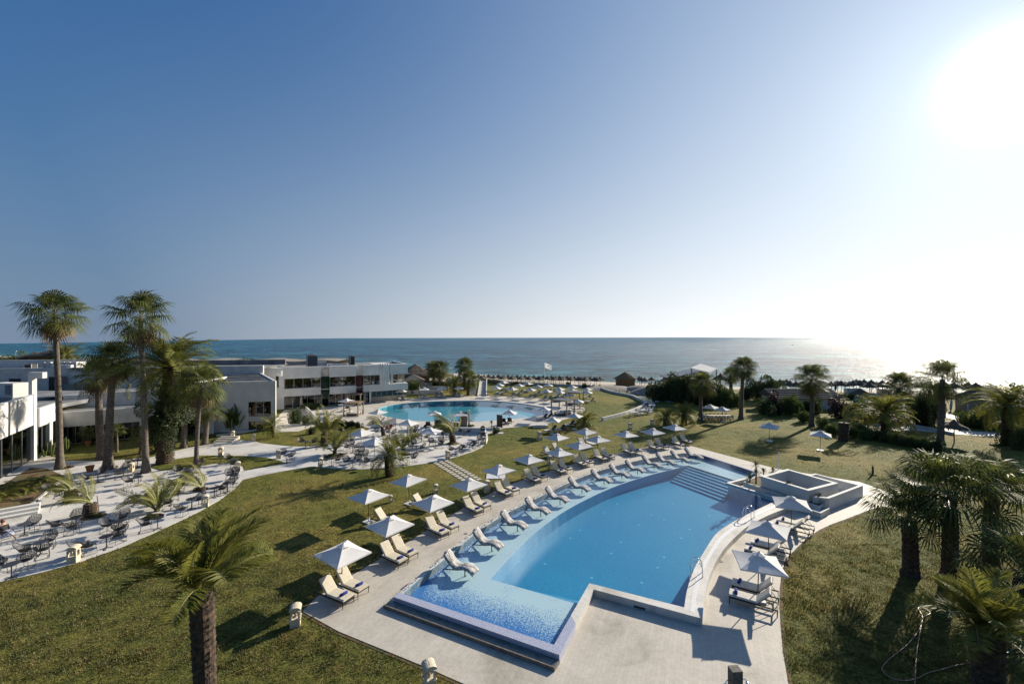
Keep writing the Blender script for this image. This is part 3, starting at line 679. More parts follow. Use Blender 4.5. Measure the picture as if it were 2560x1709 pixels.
# ---------------------------------------------------------------- sun lounger (foot end at origin, head towards -x)
def mk_lounger(frame, cushion, back, legs=True, meshback=None):
    fr = MB(); h = .30
    for y in (-.33, .33): fr.beam((0,y,h), (-1.98,y,h), .045, .06)
    for x in (-.02,-1.15,-1.96): fr.beam((x,-.33,h), (x,.33,h), .04, .05)
    lg = lambda x, y: ('leg', MB().tube([(x,y,h), (x,y,0)], [.03,.02], 4).me('leg', frame))
    seat = MB(); 
    def pad(pts, th, w_):
        v = []; n = len(pts)
        for i, (x, z) in enumerate(pts):
            a = pts[max(0,i-1)]; b = pts[min(n-1,i+1)]; d = Vector((b[0]-a[0], 0, b[1]-a[1])).normalized(); nn = Vector((-d.z, 0, d.x)) * (1 if d.x < 0 else -1)
            if nn.z < 0: nn = -nn
            for y, t in ((-w_,0),(-w_,.75),(-w_+.035,1),(w_-.035,1),(w_,.75),(w_,0)): v.append(Vector((x,y,z)) + nn*th*t)
        f = [(i*6+k, (i+1)*6+k, (i+1)*6+(k+1)%6, i*6+(k+1)%6) for i in range(n-1) for k in range(6)] + [tuple(range(6)), tuple((n-1)*6+k for k in range(6))[::-1]]
        return MB().add(v, f)
    st = pad([(.0,h+.035),(-.4,h+.03),(-.8,h+.03),(-1.15,h+.03)], .085, .31)
    ang = R(47); L_ = .80; bp = [(-1.16-math.cos(ang)*L_*t, h+.035+math.sin(ang)*L_*t) for t in (0,.33,.66,1)]
    bk_ = pad(bp, .085, .31)
    sup = MB()
    for y in (-.28,.28):
        sup.beam((bp[0][0],y,bp[0][1]-.02), (bp[3][0]-.01,y,bp[3][1]-.02), .03, .03); sup.beam((bp[2][0],y,bp[2][1]-.02), (-1.85,y,h), .02)
    sup.beam((bp[3][0]-.02,-.3,bp[3][1]), (bp[3][0]-.02,.3,bp[3][1]), .03)
    P = [('frame', fr.me('frame', frame)), ('seat_cushion', st.me('seat_cushion', cushion)), ('back_cushion', bk_.me('back_cushion', back)), ('back_support', sup.me('back_support', frame))]
    return P + [lg(x, y) for x in (-.03,-1.95) for y in (-.33,.33)]
LOU = mk_lounger(M_dark, M_cush, M_cush); LOUW = mk_lounger(M_dark, M_cushw, M_cushw); LOUG = mk_lounger(M_dark, M_cushw, M_greymesh); LOUB = mk_lounger(M_black, M_cushw, M_black)
TOW = [('roll', MB().tube([(0,-.19,0),(0,-.185,0),(0,.185,0),(0,.19,0)], [.05,.07,.07,.05], 10).me('roll', M_blue, True)),]
def lounger(p, ang, label, parts=LOU, group=None, towel=None):
    r = spawn('sun_lounger', label, 'sun lounger', p, R(ang), parts, group)
    if towel:
        d = Vector((math.cos(R(ang)), math.sin(R(ang)), 0)); q = Vector(p) - d*random.uniform(.26,.34) + Vector((0,0,.30+.115+.065))
        t = obj('towel', TOW[0][1], None, q); t.rotation_euler = (0,0,R(ang+random.uniform(-10,10))); tag(t, towel, 'towel', 'rolled blue towels on the loungers')
    return r
# main row: pixel of the near corner leg at the foot end
GP = 'pairs of cream loungers along the big pool'
main = [(856.6,1524.5),(894.8,1498.6),(995.6,1425),(1022,1407),(1101.9,1351.6),(1127,1336),(1190,1293),(1209.5,1280.8),(1264.6,1249),(1283,1239.6),(1336.8,1213.8),(1354.5,1205),(1401.6,1191),(1419,1184),(1456.7,1172),(1473.5,1167),(1506.3,1158),(1524,1152.5),(1575.7,1141.5),(1592,1137.5),(1640.6,1130.6),(1659.5,1125.5),(1701,1121),(1721,1114)]
for i, (u, v) in enumerate(main):
    ang = -27 - (u-850)/(1625-850)*43 + (2 if u > 1600 else 0); d = Vector((math.cos(R(ang)), math.sin(R(ang)), 0)); n_ = Vector((-d.y, d.x, 0))
    p = G(u, v) + n_*.33 + d*.03; p.z = .03
    side = 'nearer' if i % 2 == 0 else 'farther'
    lounger(p, ang, f'cream lounger, {side} of the {ordw(i//2+1)} poolside pair from the front', LOU, GP, f'rolled blue towel on {side} lounger of {ordw(i//2+1)} poolside pair from the front')
GU = 'white square parasols by the big pool'
mainu = [('K',780,270),('G',1225,508),('G',1622,312),('G',1957,158),('C',1278,1135),('C',1547,1040),('D',353,985),('D',542,920),('D',712,870),('D',970,828),('D',1215,800),('D',1415,765)]
for i, (k, x, y) in enumerate(mainu):
    u = W(k, x, y)[0]; umbrella(W(k, x, y), -33 - max(0, (u-852))/779*29, f'white square parasol behind the {ordw(i+1)} poolside lounger pair from the front', GU, 2.3, .03)
rot0 = -24
for k, x, y, lb, rz in [('G',1035,258,'white parasol on the lawn over a single cream lounger, nearest the big palm',-35),('G',1408,122,'white parasol on the lawn just in front of the spreading date palm',-37),
    ('D',338,850,'white parasol on the lawn behind the seventh poolside parasol',-46),('D',600,800,'white parasol on the lawn nearest the lone bushy palm',-52),
    ('E',12,752,'white parasol standing alone on the lawn left of the pale path',-40),('E',478,822,'white parasol standing alone on the lawn beside the headless palm',-35),
    ('D',1745,585,'left white parasol above the long picnic table',-45),('D',1857,607,'right white parasol above the long picnic table',-45)]:
    umbrella(W(k,x,y), rz, lb, 'white parasols on the open lawn')
lounger(WG('G',1290,610), -25, 'cream lounger on the lawn half hidden by the second parasol', LOU, 'cream loungers on the lawn')
lounger(WG('G',1625,465), -27, 'cream lounger on the lawn behind the third poolside parasol', LOU, 'cream loungers on the lawn')
for k, x, y, a, lb in [('D',330,1085,-50,'left of two white loungers on the lawn behind the seventh parasol'),('D',410,1050,-50,'right of two white loungers on the lawn behind the seventh parasol'),
    ('D',640,1000,-58,'left of two white loungers on the lawn behind the ninth parasol'),('D',690,985,-58,'right of two white loungers on the lawn behind the ninth parasol')]:
    lounger(WG(k,x,y), a, lb, LOUW, 'white loungers on the lawn')
for x, y, a, lb in [(1415,1195,200,'left of the nearer pair of black backed loungers on the lawn'),(1590,1180,200,'right of the nearer pair of black backed loungers on the lawn'),
    (1775,1085,195,'left of the farther pair of black backed loungers on the lawn'),(1915,1050,195,'right of the farther pair of black backed loungers on the lawn')]:
    lounger(WG('O',x,y), a, lb, LOUB, 'black backed loungers facing the round pool')
# right-hand deck
for x, y, rz, lb in [(425,740,-17,'nearest white parasol on the right deck by the curved coping'),(535,450,-38,'middle white parasol on the right deck by the curved coping'),(740,215,-25,'farthest white parasol on the right deck, by the spa block')]:
    umbrella(W('T',x,y), rz, lb, 'white parasols on the right deck', 2.3, .03)
for (k,x,y), a, lb in [(('T',157,1225),148,'nearest lounger on the right deck'),(('T',185,1120),148,'second nearest lounger on the right deck'),(('T',300,785),143,'lounger under the middle parasol of the right deck'),(('T',360,720),143,'farther lounger under the middle parasol of the right deck'),
    (('T',560,540),140,'nearer lounger facing the pool under the farthest right deck parasol'),(('T',612,505),140,'farther lounger facing the pool under the farthest right deck parasol')]:
    d = Vector((math.cos(R(a)), math.sin(R(a)), 0)); p = WG(k,x,y) - Vector((-d.y,d.x,0))*-.33; p = WG(k,x,y) + Vector((d.y,-d.x,0))*.33*1; p.z = .03
    lounger(p, a, lb, LOUW, 'loungers on the right deck', 'rolled blue towel on the ' + lb)
# ---------------------------------------------------------------- wave loungers in the shallow water
def mk_wave():
    prof = [(0,.16),(-.12,.24),(-.32,.34),(-.55,.36),(-.78,.29),(-.98,.24),(-1.15,.28),(-1.32,.38),(-1.48,.52),(-1.63,.67),(-1.73,.77)]
    ps = smooth_poly([(x, 0, z) for x, z in prof], 3); n = len(ps); v = []; K = 11
    for i, p in enumerate(ps):
        a, b = ps[max(0,i-1)], ps[min(n-1,i+1)]; d = (b-a).normalized(); nn = Vector((d.z*-1, 0, d.x)); nn = nn if nn.z > 0 else -nn
        for k in range(K):
            y = (k/(K-1)*2-1)*.31; edge = 1-abs(k/(K-1)*2-1)**4
            th = .03 + .055*edge + .02*math.sin(i*PI/1.5)*math.cos(k*PI/1.7)*edge
            v.append(p + Vector((0,y,0)) + nn*th)
        for k in range(K): v.append(p + Vector((0,(k/(K-1)*2-1)*.30,0)) - nn*.03)
    T = 2*K; f = []
    for i in range(n-1):
        for k in range(K-1):
            f.append((i*T+k, (i+1)*T+k, (i+1)*T+k+1, i*T+k+1)); f.append((i*T+K+k+1, (i+1)*T+K+k+1, (i+1)*T+K+k, i*T+K+k))
        f.append((i*T+K, (i+1)*T+K, (i+1)*T, i*T)); f.append((i*T+K-1, (i+1)*T+K-1, (i+1)*T+2*K-1, i*T+2*K-1))
    f.append(tuple(range(K)) + tuple(range(2*K-1, K-1, -1)))
    fr = MB()
    for y in (-.27,.27):
        fr.tube([Vector((p.x, y, p.z-.05)) for p in ps[::3]], .022, 5)
        fr.beam((-1.35,y,.42), (-1.75,y,-.0), .04); fr.beam((-.45,y,.3), (-.45,y,-.02), .04); fr.beam((-1.0,y,.2), (-1.75,y,.05), .04)
    fr.beam((-1.7,-.27,.05), (-1.7,.27,.05), .04)
    hd = MB().tube([(-1.70,-.2,.81),(-1.70,.2,.81)], .06, 8)
    return [('cushion', mesh('cushion', v, f, M_stripe, True)), ('frame', fr.me('frame', M_dark)), ('head_roll', hd.me('head_roll', M_stripe, True))]
WAVE = mk_wave()
feet = [W('K',1990,560),W('G',2228,815),W('H',108,998),W('H',318,860),W('H',492,752),W('H',690,650),W('H',890,573),W('H',1052,520),W('H',1195,478),W('H',1345,430),W('H',1472,405),W('H',1602,380),W('H',1728,352)]
for i, (u, v) in enumerate(feet):
    ang = -27 - (u-1180)/570*30; d = Vector((math.cos(R(ang)), math.sin(R(ang)), 0)); p = G(u, v, ZW+.05) + Vector((-d.y,d.x,0))*.28; p.z = ZS+.13
    spawn('wave_lounger', f'wave shaped lounger with tufted white pad, {ordw(i+1)} from the front in the shallow water', 'pool lounger', p, R(ang), WAVE, 'wave loungers standing in the shallow water', 1.08)

# ---------------------------------------------------------------- round pool surroundings
GF = 'white parasols round the oval pool'
far_u = [('P',490,560,'by the restaurant terrace corner'),('P',940,525,'behind the second seaward lounger pair'),('P',1285,510,'in front of the two tall fan palms'),('P',1620,505,'beside the short thick date palm'),
 ('O',470,270,'first right of the white walkway ramp, nearest the pool'),('O',535,215,'right of the walkway ramp in the second row'),('O',610,163,'right of the walkway ramp, farthest back'),
 ('O',790,285,'second right of the walkway ramp in the front row'),('O',925,222,'in the third row from the round pool, left'),('O',1095,188,'in the last row on the far lawn, left'),
 ('O',1145,302,'third right of the walkway ramp in the front row'),('O',1290,243,'in the third row of the far lawn, middle'),('O',1460,328,'fourth in the front row of the far lawn'),
 ('O',1490,220,'in the last row on the far lawn, middle'),('O',1700,285,'in the third row of the far lawn, right'),('O',1728,352,'fifth in the front row of the far lawn'),('O',1962,250,'in the last row on the far lawn, right'),
 ('O',1955,312,'at the right of the far lawn, second row'),('O',1912,402,'just behind the dark pergola'),('O',2250,290,'at the far right beside a round shrub'),('O',2250,350,'at the far right over two grey loungers'),('O',2070,522,'right of the dark pergola'),
 ('O',1400,662,'at the right end of the round pool'),('O',725,728,'at the near edge of the round pool over two black loungers'),('O',1570,868,'low on the near right corner of the round pool deck'),('O',2000,790,'half behind the lone bushy palm'),
 ('P',1140,985,'at the near edge of the round pool by the bush'),('P',1640,990,'next to the grey shower screen'),('C',168,630,'at the left end of the round pool'),('B',1345,530,'behind the curtained day bed'),('B',1348,558,'in front of the curtained pergola')]
for k, x, y, lb in far_u: umbrella(W(k,x,y), random.uniform(-38,-12) if k != 'P' else random.uniform(0,20), 'white parasol ' + lb, GF)
# far loungers: (window, foot x, foot y, heading)
fl = []
for i, (x1, x2, y) in enumerate([(480,590,795),(900,1010,760),(1250,1340,740),(1600,1690,728)]): 
    for x, s in ((x1,'left'),(x2,'right')): fl.append(('P',x,y,-62+i*3,f'{s} lounger of the {ordw(i+1)} seaward pair left of the walkway ramp'))
for i, (x1, x2, y) in enumerate([(370,465,500),(690,800,515),(1035,1135,540),(1330,1430,570),(1580,1680,590)]):
    for x, s in ((x1,'left'),(x2,'right')): fl.append(('O',x,y,215+i*2,f'{s} lounger of the {ordw(i+1)} grey backed pair along the far pool edge'))
for i, (x1, x2, y) in enumerate([(470,560,425),(560,650,350),(850,940,440),(1010,1060,385),(1200,1330,450),(1420,1500,410),(1580,1700,505)]):
    for x, s in ((x1,'left'),(x2,'right')): fl.append(('O',x,y,205,f'{s} lounger of the {ordw(i+1)} grey backed pair on the far lawn'))
for x, y, a, lb in [(2170,520,180,'grey lounger under the farthest right parasol'),(2215,600,180,'grey lounger at the right end of the far lawn'),(1830,640,170,'grey lounger beside the dark pergola'),(1960,695,165,'grey lounger behind the dark pergola, nearer'),(1960,745,160,'pale lounger right of the dark pergola'),(1640,850,175,'white lounger inside the pergola'),(1700,845,175,'white lounger under the low parasol edge')]:
    fl.append(('O',x,y,a,lb))
for k, x, y, a, lb in fl:
    lounger(WG(k,x,y), a, lb, LOUG, 'grey backed loungers round the oval pool')
for x, y, lb in [(630,1020,'left of two black loungers seen from behind by the round pool'),(750,1010,'right of two black loungers seen from behind by the round pool')]:
    lounger(WG('O',x-20,y+10) + Vector((.3,1.6,0)), 80, lb, LOUB, 'black loungers at the near edge of the round pool')
for k, x, y, a, lb in [('O',1270,945,200,'left dark lounger on the near right corner of the round deck'),('O',1370,930,200,'right dark lounger on the near right corner of the round deck'),('P',1040,1290,95,'black lounger behind the terrace wall plants'),('P',1580,1310,95,'black lounger beside the shower screen'),('M',1480,200,190,'dark lounger above the white ramp wall'),('B',1310,660,-100,'cream lounger beside the day bed')]:
    lounger(WG(k,x,y), a, lb, LOUB, None)

# ---------------------------------------------------------------- bistro chairs and tables
def mk_chair():
    # basket shell: hexagonal rope-woven back flowing into arms and seat
    n, m = 14, 9; pts = {}
    for i in range(n+1):
        a = -PI*.5 + PI*2*(i/n)                      # round the basket, front at angle 0 open
        for j in range(m+1): pass
    v = []; f = []
    def P(s, t):      # s 0..1 from left arm front round the back to right arm front, t 0 seat edge, 1 rim
        a = R(55) + R(250)*s; rim = .62 + .24*max(0, min(1, (.30-abs(s-.5))/.14)); r0, r1 = .22, .33
        x = math.cos(a)*(r0+(r1-r0)*t)*1.0; y = math.sin(a)*(r0+(r1-r0)*t)*1.05
        x -= .13*t*max(0, min(1, (.36-abs(s-.5))/.14))
        return Vector((x, y, .42 + (rim-.42)*t))
    ns, nt_ = 20, 6
    for i in range(ns+1):
        for j in range(nt_+1): v.append(P(i/ns, j/nt_))
    for i in range(ns):
        for j in range(nt_): f.append((i*(nt_+1)+j, (i+1)*(nt_+1)+j, (i+1)*(nt_+1)+j+1, i*(nt_+1)+j+1))
    bm = bmesh.new(); me = mesh('t', v, f, M_black); bm.from_mesh(me)
    bmesh.ops.inset_individual(bm, faces=bm.faces[:], thickness=.021); 
    cen = [x for x in bm.faces[:]][:ns*nt_]
    bmesh.ops.delete(bm, geom=cen, context='FACES'); bm.to_mesh(me); bm.free(); me.name = 'woven_back'
    seat = MB(); 
    seat.lathe([(.0,.425),(.20,.42),(.24,.435),(.235,.45),(.0,.44)], 12)
    for k in range(ns): seat.beam(P(k/ns,1), P((k+1)/ns,1), .022)
    seat.beam(P(0,1), Vector((.27,.2,.44)), .02); seat.beam(P(1,1), Vector((.27,-.2,.44)), .02); seat.beam((.27,.2,.44), (.27,-.2,.44), .02)
    fr = MB()
    for y in (-.24,.24):
        fr.tube([(.24,y*.9,.43),(.29,y,.02),(-.27,y,.02),(-.2,y*.9,.43)], .011, 5)
    fr.beam((-.26,-.24,.02), (-.26,.24,.02), .02)
    return [('woven_back', me), ('seat', seat.me('seat', M_black)), ('frame', fr.me('frame', M_black))]
CHAIR = mk_chair()
def mk_table():
    b = MB().tube([(0,0,.03),(0,0,.73)], .028, 8)
    for k in range(4): a = k*PI/2+.5; b.beam((0,0,.05), (.30*math.cos(a), .30*math.sin(a), .02), .04, .025)
    return [('tabletop', MB().lathe([(.02,.725),(.34,.725),(.35,.735),(.34,.75),(.02,.75)], 24).me('tabletop', M_tabletop)), ('pedestal', b.me('pedestal', M_black))]
TABLE = mk_table()
# each table: base pixel, landmark, chair pixels
TB = [
 (W('R',160,1485),'at the bottom left corner of the left terrace',[W('R',365,1350),W('R',-40,1430)]),
 (W('R',565,1160),'left of the cream lantern box on the left terrace',[W('R',355,1210),W('R',600,1200),W('R',680,1070)]),
 (W('R',345,890),'beside the seated woman',[W('R',450,830),W('R',80,960)]),
 (W('R',1065,790),'just below the stubby palm on the left terrace',[W('R',795,850),W('R',1000,870),W('R',1080,730)]),
 (W('R',1490,1070),'at the lawn edge right of the cream lantern',[W('R',1230,1150),W('R',1655,990)]),
 (W('R',1660,850),'in the open middle of the left terrace',[W('R',1500,850),W('R',1665,900),W('R',1720,730)]),
 (W('R',1875,475),'standing alone without chairs on the left terrace',[]),
 (W('R',2205,800),'behind the crown of the big near palm',[W('R',2060,830)]),
 (W('Q',1275,800),'left of the tilted tuft palm on the terrace',[W('Q',1225,860),W('Q',1320,740)]),
 (W('Q',1385,640),'in front of the bent palm fronds',[W('Q',1245,610),W('Q',1410,580)]),
 (W('Q',605,405),'beside the pair of thick palm trunks',[W('Q',560,430),W('Q',640,350)]),
 (W('Q',250,485),'by the flower pot under the trunks',[W('Q',215,490),W('Q',320,410)]),
 (W('Q',805,275),'at the upper edge by the grey palm trunk',[W('Q',715,275),W('Q',840,240)]),
 (W('Q',815,530),'left of the arching palm clump',[W('Q',685,545),W('Q',800,470)]),
 (W('Q',2065,615),'third from the right along the lawn kerb',[W('Q',2010,640),W('Q',2120,560)]),
 (W('Q',2160,500),'second from the right along the lawn kerb',[W('Q',2090,450),W('Q',2170,430)]),
 (W('Q',1970,220),'below the cream lantern on the grass island',[W('Q',1700,260)]),
 (W('Q',2155,270),'at the right tip of the left terrace',[W('Q',2150,285),W('Q',2075,220)]),
 (W('Q',1880,690),'above the crown of the big palm, by the kerb',[W('Q',1965,660)]),
 (W('Q',1560,850),'next to the lantern half hidden by fronds',[W('Q',1650,810),W('Q',1420,950)]),
 (W('Q',1490,440),'between the two leaning palms',[W('Q',1375,390),W('Q',1500,430)]),
 (W('R',830,330),'next to the planting bed of cycads',[W('R',690,330),W('R',830,340)]),
 (W('Q',1640,300),'behind the slender grey trunk',[W('Q',1630,340)]),
 (W('M',480,1225),'at the near left corner of the middle terrace',[W('M',335,1190),W('M',590,1200)]),
 (W('M',990,1270),'second along the near kerb of the middle terrace',[W('M',850,1220),W('M',1110,1200)]),
 (W('M',1497,1275),'left of the spreading date palm',[W('M',1330,1240)]),
 (W('N',75,1395),'right of the spreading date palm',[W('M',2185,1190),W('N',235,1335)]),
 (W('M',1225,1115),'left of the palm crown on the middle terrace',[W('M',1105,1050),W('M',1290,1060),W('M',1210,970)]),
 (W('M',995,905),'under the foremost terrace parasol',[W('M',850,870),W('M',1060,880),W('M',970,800)]),
 (W('M',850,720),'left of the foremost terrace parasol',[W('M',740,680),W('M',925,700),W('M',840,630)]),
 (W('M',630,575),'on the grass edge beside two tall palms',[W('M',690,500),W('M',440,570)]),
 (W('M',1490,500),'behind the foremost terrace parasol',[W('M',1320,530),W('M',1570,470)]),
 (W('M',1880,545),'right of the thin leaning palm',[W('M',1950,530),W('M',1850,470)]),
 (W('M',2050,325),'beside the flower pots at the ramp wall',[W('M',2000,330)]),
 (W('B',968,990),'alone on the grass edge, left part',[W('B',930,970),W('B',1040,975)]),
 (W('B',797,1125),'on the crossing of paths by a lantern',[W('B',762,1085),W('B',832,1110)]),
 (W('N',775,985),'beside the parasol base on the middle terrace',[W('N',670,940),W('N',835,985),W('N',900,900)]),
 (W('N',305,1095),'behind the date palm crown, right side',[W('N',170,1040),W('N',375,1085),W('N',240,960)]),
 (W('N',425,830),'left of the large terrace parasol',[W('N',320,800),W('N',515,820),W('N',390,740)]),
 (W('N',1030,775),'left of the stout palm by the back wall',[W('N',945,750),W('N',1095,775),W('N',1010,680)]),
 (W('N',1470,675),'against the low back wall',[W('N',1375,660),W('N',1570,680)]),
 (W('N',1265,1170),'nearest the stepping stones',[W('N',1150,1130),W('N',1375,1120)]),
 (W('N',1595,1050),'second from the stepping stones along the kerb',[W('N',1500,1065),W('N',1680,1010)]),
 (W('N',1830,945),'third from the stepping stones along the kerb',[W('N',1745,970),W('N',1850,860)]),
 (W('N',1920,720),'fourth from the stepping stones, by the wall end',[W('N',1920,770),W('N',1920,640)]),
 (W('N',165,695),'left of the large parasol, farther back',[W('N',185,690),W('N',150,620)]),
 (W('N',850,520),'close to the back wall left of the stout palm',[W('N',930,560)]),
 (W('N',290,520),'at the back of the middle terrace beside the ramp',[W('N',300,560)]),
]
cset = set()
for (u, v), lm, ch in TB:
    p = G(u, v); p.z = .03; t = spawn('bistro_table', 'small round black pedestal table ' + lm, 'table', p, random.random()*2, TABLE, 'round black tables on the terraces')
    for i, (cu, cv) in enumerate(ch):
        q = G(cu, cv); q.z = .03; d = p - q; dist = d.length
        if dist < .55: q = p - d.normalized()*.6 if dist > .01 else p + Vector((.6,0,0)); q.z = .03; d = p - q
        sd = ('left' if cu < u else 'right') if abs(cu-u) > abs(cv-v)*1.2 else ('behind' if cv < v else 'in front')
        lb = f'black woven chair, {sd} at the table {lm}'
        if lb in cset: lb = lb.replace('chair,', 'armchair, also')
        cset.add(lb)
        spawn('woven_chair', ' '.join(lb.split()[:16]), 'chair', q, math.atan2(d.y, d.x) + random.uniform(-.3,.3), CHAIR, 'black woven chairs on the terraces', 1.08)
for x, y, lb, rz in [(1115,1160,'black woven chair standing alone against the cream lantern on the left terrace',.6),(1200,1090,'x',0)]:
    if lb != 'x': spawn('woven_chair', lb, 'chair', WG('R',1210,1140,.03)+Vector((-.3,-.2,0)), rz, CHAIR, 'black woven chairs on the terraces')
# terrace parasols
for k, x, y, lb in [('N',85,265,'at the back left of the middle terrace'),('N',620,452,'standing largest at the centre of the middle terrace'),('B',1480,806,'at the left of the middle terrace'),('B',1600,884,'foremost on the middle terrace above the date palm')]:
    umbrella(W(k,x,y), random.uniform(-30,0), 'white parasol ' + lb, 'white parasols on the middle terrace', 2.5)
# ---------------------------------------------------------------- lanterns
def mk_lantern():
    b = MB().box((0,0,.16), (.40,.40,.32)).box((0,0,.34), (.46,.46,.05))
    c = [MB().box((sx*.16,sy*.16,.52), (.08,.08,.32)) for sx in (-1,1) for sy in (-1,1)]
    arch = MB()
    for r_ in (0, PI/2, PI, -PI/2):
        m = Matrix.Rotation(r_, 4, 'Z')
        for x0, x1, z0 in ((-.12,-.05,.62),(.05,.12,.62),(-.05,.05,.66)): arch.box(((x0+x1)/2, .165, (z0+.74)/2), (x1-x0, .05, .74-z0), M=m)
    roof = MB()
    prof = []; n = 10
    for k in range(n+1): a = PI*k/n; prof.append((math.cos(a)*.24, .74 + math.sin(a)*.15))
    v = [Vector((x, y, z)) for y in (-.24,.24) for x, z in prof]
    roof.add(v, [(k, k+1, n+2+k, n+1+k) for k in range(n)] + [tuple(range(n+1))[::-1], tuple(range(n+1, 2*n+2)), (0, n+1, 2*n+1, n)])
    bulb = MB().lathe([(.01,.36),(.05,.38),(.05,.5),(.01,.54)], 8)
    return [('plinth', b.me('plinth', M_lantern))] + [('post', x.me('post', M_lantern)) for x in c] + [('arch_panel', arch.me('arch_panel', M_lantern)), ('roof', roof.me('roof', M_lantern)), ('lamp', bulb.me('lamp', M_lamp_in))]
LANT = mk_lantern()
for (u, v), s, lb in [((738.6,1562),1.0,'cream stone lantern at the left corner of the big pool deck'),((1073,1716),1.0,'cream stone lantern at the bottom edge of the pool deck'),(W('F',675,1300),1.05,'cream stone lantern at the lawn edge of the left terrace'),
    (W('Q',1970,100),1,'cream stone lantern on the tip of the grass island'),(W('Q',2205,318),1,'cream stone lantern at the right tip of the left terrace'),(W('Q',712,333),1,'cream stone lantern beside a table near the thick trunks'),
    (W('Q',1750,820),1,'cream stone lantern behind the big near palm crown'),(W('B',490,928),1,'cream stone lantern on the lawn edge below the white building'),(W('M',205,1240),1,'cream stone lantern at the left end of the middle terrace kerb'),
    (W('N',1070,1245),1,'cream stone lantern at the top of the stepping stones'),(W('N',1950,880),1,'cream stone lantern at the right end of the middle terrace'),(W('O',1325,1330),1.2,'cream stone lantern alone on the lawn before the round pool'),
    (W('U',885,1130),1,'left of two cream stone lanterns on the lawn near the palms'),(W('U',1240,1062),1,'right of two cream stone lanterns on the lawn near the palms'),(W('C',1165,1395),1.1,'cream stone lantern behind the fifth poolside lounger pair'),
    (W('D',275,1140),1,'cream stone lantern behind the seventh poolside lounger pair'),((967,1368),1.1,'cream stone lantern behind the second poolside lounger pair'),(W('B',720,1085),1,'cream stone lantern left of the crossing path table'),
    (W('G',1650,300),.8,'small stone lantern on the lawn behind the third parasol'),(W('G',1238,385),.6,'small yellowish stone lantern low on the lawn'),(W('B',300,890),.9,'cream stone lantern beside the short garden steps')]:
    spawn('stone_lantern', lb, 'lantern', G(u, v), random.uniform(.2,.6), LANT, 'cream stone garden lanterns', s)
# stepping stones
sp = empty('stepping_stone_path', 'path of square pale slabs set in the lawn towards the pool', 'stepping stones')
c00, c02, cE = WG('N',1045,1290), WG('N',845,1360), WG('N',1500,1590)
du = (WG('N',1130,1335)-c00); dv_ = (c02-c00)/2; me_s = MB().box((0,0,.012), (.42,.42,.05)).me('slab', M_path); an = math.atan2(du.y, du.x)
dirs = (W('G',2080,175)); e_ = G(*W('G',2060,185)); dU = (e_ - c00).normalized(); L_ = (e_-c00).length; a2_ = math.atan2(dU.y, dU.x); nrm = Vector((dU.y,-dU.x,0))
if (c02-c00).dot(nrm) < 0: nrm = -nrm
for i in range(int(L_/.62)+1):
    for j in range(3):
        o = obj('slab', me_s, sp, c00 + dU*(i*.62) + nrm*(j*.62)); o.rotation_euler = (0,0,a2_+random.uniform(-.03,.03))
# ---------------------------------------------------------------- palms
def frame_from(d, upv):
    d = d.normalized(); s = d.cross(upv); s = s.normalized() if s.length > 1e-3 else Vector((0,1,0)); return d, s, s.cross(d)
def mk_pinnate(a0, droop, leaf=.5, nl=46, seed=0, twist=0.0):
    wd = .0115 if leaf > .7 else .0085
    rg = random.Random(seed); v = []; f = []; mi = []; seg = 14; pts = []; a = a0; p = Vector((0,0,0))
    for i in range(seg+1):
        pts.append(p.copy()); a = a0 - droop*((i+1)/seg)**1.5; p = p + Vector((math.cos(a), math.sin(twist*i/seg)*.15, math.sin(a)))/seg
    def pt(t): k = min(int(t*seg), seg-1); return pts[k].lerp(pts[k+1], t*seg-k), (pts[k+1]-pts[k]).normalized()
    for i in range(seg):
        w0, w1 = .014*(1-i/seg)+.002, .014*(1-(i+1)/seg)+.002; n = len(v); a_, b_ = pts[i], pts[i+1]
        v += [a_+Vector((0,w0,0)), a_+Vector((0,-w0,0)), a_+Vector((0,0,-w0*1.2)), b_+Vector((0,w1,0)), b_+Vector((0,-w1,0)), b_+Vector((0,0,-w1*1.2))]
        f += [(n,n+1,n+4,n+3),(n+1,n+2,n+5,n+4),(n+2,n,n+3,n+5)]; mi += [1]*3
    for i in range(nl):
        t = .10 + .88*(i/nl); c, d = pt(t); pr = math.sin(PI*min(1, (t+.12)*.86))**.7; ln = leaf*pr*(.5 if t < .18 else 1)*.42
        for s in (-1, 1):
            fw = d*(.75+rg.uniform(-.15,.15)) + Vector((0, s*1.0, 0)) + Vector((0,0,.35+rg.uniform(-.25,.2))); fw.normalize(); l2 = ln*rg.uniform(.85,1.1)
            e = c + fw*l2 + Vector((0,0,-.10*l2)); m_ = c + fw*l2*.4
            n = len(v); v += [c, m_ + d*wd, e, m_ - d*wd]; f.append((n,n+1,n+2,n+3)); mi.append(0)
    return mesh('frond', v, f, [M_date, M_rachis], mi=mi)
